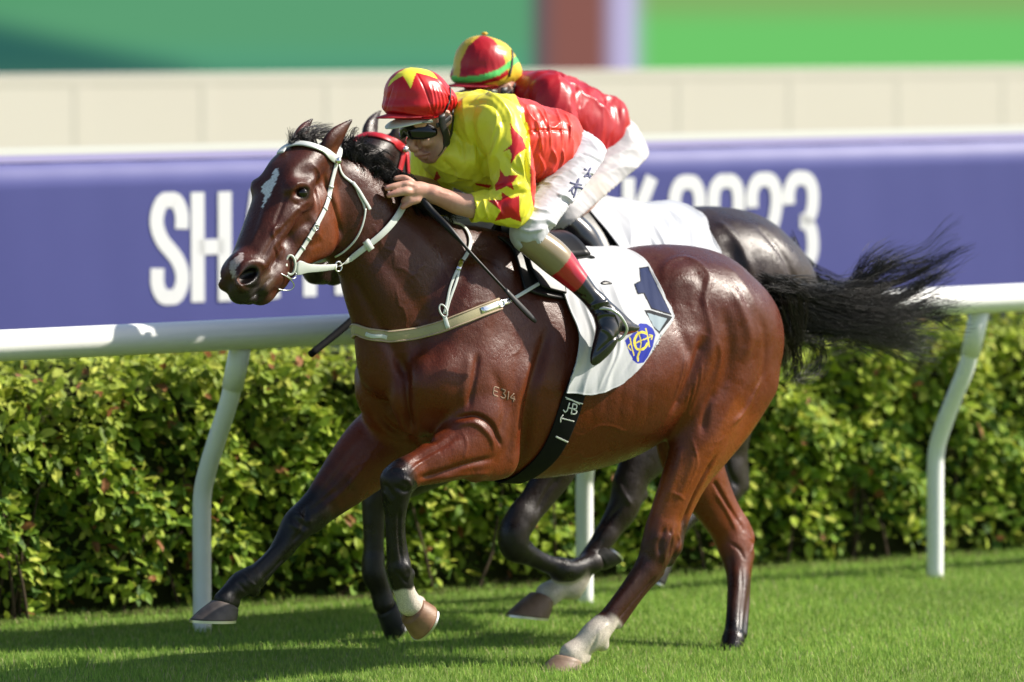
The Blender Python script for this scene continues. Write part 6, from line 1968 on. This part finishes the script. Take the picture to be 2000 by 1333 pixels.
for sd in (1, -1):
    q = FH.hp(588 + 12, 377 + 50, .0745); q[1] *= sd
    mb = MB(); mb.sphere(FH2.w(q), (.0185, .0165, .0165), 14, 10); mb.build('eye', m_eye, horse2)
r = np.random.default_rng(5)
Tg = [([(1462, 572), (1500, 610), (1550, 650), (1610, 690), (1660, 720)], 0, .05, 420, .02, .03, .4), ([(1462, 570), (1490, 610), (1510, 660), (1530, 720)], 0, .05, 260, .02, .03, .4)]
cv = guides(FR, Tg, r, 14, .014) + SHIFT
hair('tail', cv, .0018, m_hair, horse2)
Mg = []
for i in range(9):
    u, v = 722 + i * 20, 350 + i * 15
    Mg += [([(u, v), (u + 4, v - 26), (u + 24, v - 30), (u + 50, v - 12)], .01, .03, 70, .014, .016, .4)]
hair('mane', guides(FR, Mg, r, 9, .012) + SHIFT, .0018, m_hair, horse2)
# bridle of the second horse
m_redl = mat('red_leather', (.45, .010, .018), rough=.4)
def surf2(pts, n, lift):
    P = []; N = []
    for u, v in smooth_line(pts, n):
        d = ray(u + 12, v + 50); d = FR2.l(FR2.O + 0 * d) * 0 + d
        p, nn, i, dd = H2._b.ray_cast(Vector(CAMP + SHIFT), Vector(d))
        if p is None: continue
        P.append(np.array(p) + np.array(nn) * lift); N.append(np.array(nn))
    return np.array(P), np.array(N)
b2 = empty('bridle', FH2.w(FH.hp(712, 372, .08)), 'red leather bridle with a silver stud on the dark horse behind', 'bridle')
P, N = surf2([(549, 303), (556, 293), (568, 287), (584, 284), (602, 286), (624, 293), (644, 304), (656, 315)], 26, .001)
strap('browband', m_redl, b2, P, N, .026, .006)
P, N = surf2([(656, 318), (652, 335), (647, 355), (643, 378), (635, 405), (620, 435), (604, 462), (590, 485), (574, 508)], 30, .0015)
strap('cheekpiece', m_redl, b2, P, N, .02, .005)
P, N = surf2([(662, 320), (664, 350), (667, 390), (672, 430)], 20, .0015)
strap('throatlatch', m_redl, b2, P, N, .012, .005)
P, N = surf2([(652, 311), (656, 317)], 3, .008); mb = MB(); mb.sphere(P[1], .0135, 14, 10); mb.build('silver_stud', m_metal, b2)
q = FH.w(FH.hp(567 + 12, 518 + 50, .062)) + SHIFT; mb = MB(); mb.tube(torus_pts(q, Xd, EZ, .0175, .03), .004, 8, caps=False); mb.build('bit_ring', m_metal, b2)
mb = MB(); mb.tube(smooth_line([FH2.w(FH.hp(661 + 12, 300 + 50, .06)), FH2.w(FH.hp(652 + 12, 272 + 50, 0)), FH2.w(FH.hp(661 + 12, 300 + 50, .06) * np.array([1, -1, 1]))], 14), .008, 8); mb.build('headpiece', m_redl, b2)
# saddlecloth: plain white, same panel moved with the horse
C2 = SMesh(FR2, CL.v.copy(), CL.q[::1]); 
C2.v[:, 0] += .03
n_ = vnoise(np.stack([C2.v[:, 0] * 9, C2.v[:, 1] * 7, C2.v[:, 2] * 4], 1), 77); nC = C2.normals()
if nC[np.argmax(C2.v[:, 2])][2] < 0: nC = -nC
C2.v = C2.v + nC * ((.004 + .022 * (1 - np.abs(2 * n_ - 1)) ** 1.1))[:, None]
C2.v[:, 0] = FR.hp(1100, 480, 0)[0] + (C2.v[:, 0] - FR.hp(1100, 480, 0)[0]) * 1.12
C2.fill((.41, .43, .47))
c2 = C2.obj('saddlecloth', mat('cloth_plain', attr=True, rough=.6), root=FR2.w(np.array([FR.hp(1190, 490, 0)[0], 0, 1.5])))
md = c2.modifiers.new('thick', 'SOLIDIFY'); md.thickness = .004; md.offset = 1
tag(c2, 'plain white rumpled saddlecloth on the dark horse behind', 'saddlecloth')
# rider
pairs = [((818, 195), (952, 102)), ((975, 245), (1085, 192)), ((1132, 320), (1204, 340)), ((1040, 450), (1100, 452)), ((800, 365), (905, 362)), ((1150, 580), (1190, 560)), ((895, 185), (1020, 122))]
Am = np.array([[a[0], a[1], 1] for a, b in pairs]); X_, *_ = np.linalg.lstsq(Am, np.array([b for a, b in pairs]), rcond=None)
def amap2(u, v):
    r_ = np.array([u, v, 1]) @ X_; return float(r_[0]), float(r_[1]) - max(0, v - 350) * .24
GOLDY = (.62, .42, .035); RD = (.36, .006, .012)
inv = lambda pts: [tuple(np.linalg.solve(X_[:2].T, np.array(p) - X_[2])) for p in pts]
look2 = dict(top=RD, breech=(.43, .42, .43), dirt=True, boot=(.012, .012, .014), band=(.012, .012, .014), gaiter=(.012, .012, .014), cap=RD, peak=(.42, .012, .025), button=GOLDY, glove=True, paint=[],
    cappaint=[(inv([(885, 150), (884, 110), (900, 75), (930, 58), (945, 64), (915, 90), (900, 120), (898, 150)]), GOLDY, False),
              (inv([(932, 62), (940, 52), (970, 50), (1000, 72), (1024, 110), (1024, 150), (995, 150), (982, 105), (965, 78)]), GOLDY, False),
              (inv([(882, 147), (900, 151), (940, 147), (975, 135), (1005, 112), (1024, 100), (1024, 116), (1000, 130), (975, 148), (940, 160), (905, 163), (882, 160)]), GRN, False),
              (inv([(940, 166), (975, 158), (1005, 138), (1024, 122), (1024, 160), (985, 165), (950, 175)]), GOLDY, False)],
    cord=inv([(985, 70), (998, 95), (1000, 120), (994, 150)]), cordw=.009)
jock2 = empty('person', FR2.w(FR.hp(1060, 480, 0)), 'second jockey in plain red silks and a red and gold quartered cap behind', 'person', 'jockeys')
JK2 = jockey(FR2, jock2, look2, amap=amap2, main=False)
# saddle of the second horse
s2 = empty('saddle', FR2.w(FR.hp(1040, 480, 0)), 'black saddle under the red jockey on the dark horse behind', 'saddle')
for ob in [o for o in bpy.data.objects if o.parent == sd_o]:
    if ob.name.startswith(('stirrup', 'strap_end', 'seat', 'cantle')): continue
    c_ = ob.copy(); COL.objects.link(c_); c_.parent = s2
# whip of the second rider, its end showing in front of the bay's chest
w2 = empty('whip', FR2.w(FR2.hp(880, 380, -.2)), 'black padded whip end poking out low in front of the bay chest', 'whip')
W_ = [ground(0, 0)] 
pts = [FR2.hp(u, v, w) for u, v, w in ((915, 372, -.10), (850, 440, -.05), (760, 548, .0), (697, 618, .05))]
mb = MB(); mb.tube(FR2.w(smooth_line(pts, 20)), .0048, 8); mb.build('shaft', m_blk, w2)
pts = [FR2.hp(u, v, w) for u, v, w in ((704, 608, .045), (690, 624, .05), (650, 658, .05), (606, 693, .05))]
mb = MB(); mb.tube(FR2.w(smooth_line(pts, 16)), np.interp(np.linspace(0, 1, 16), [0, .12, .25, 1], [.005, .009, .0150, .0125]), 10); mb.build('flap', m_web, w2)
scene.render.resolution_x = 1024; scene.render.resolution_y = 682
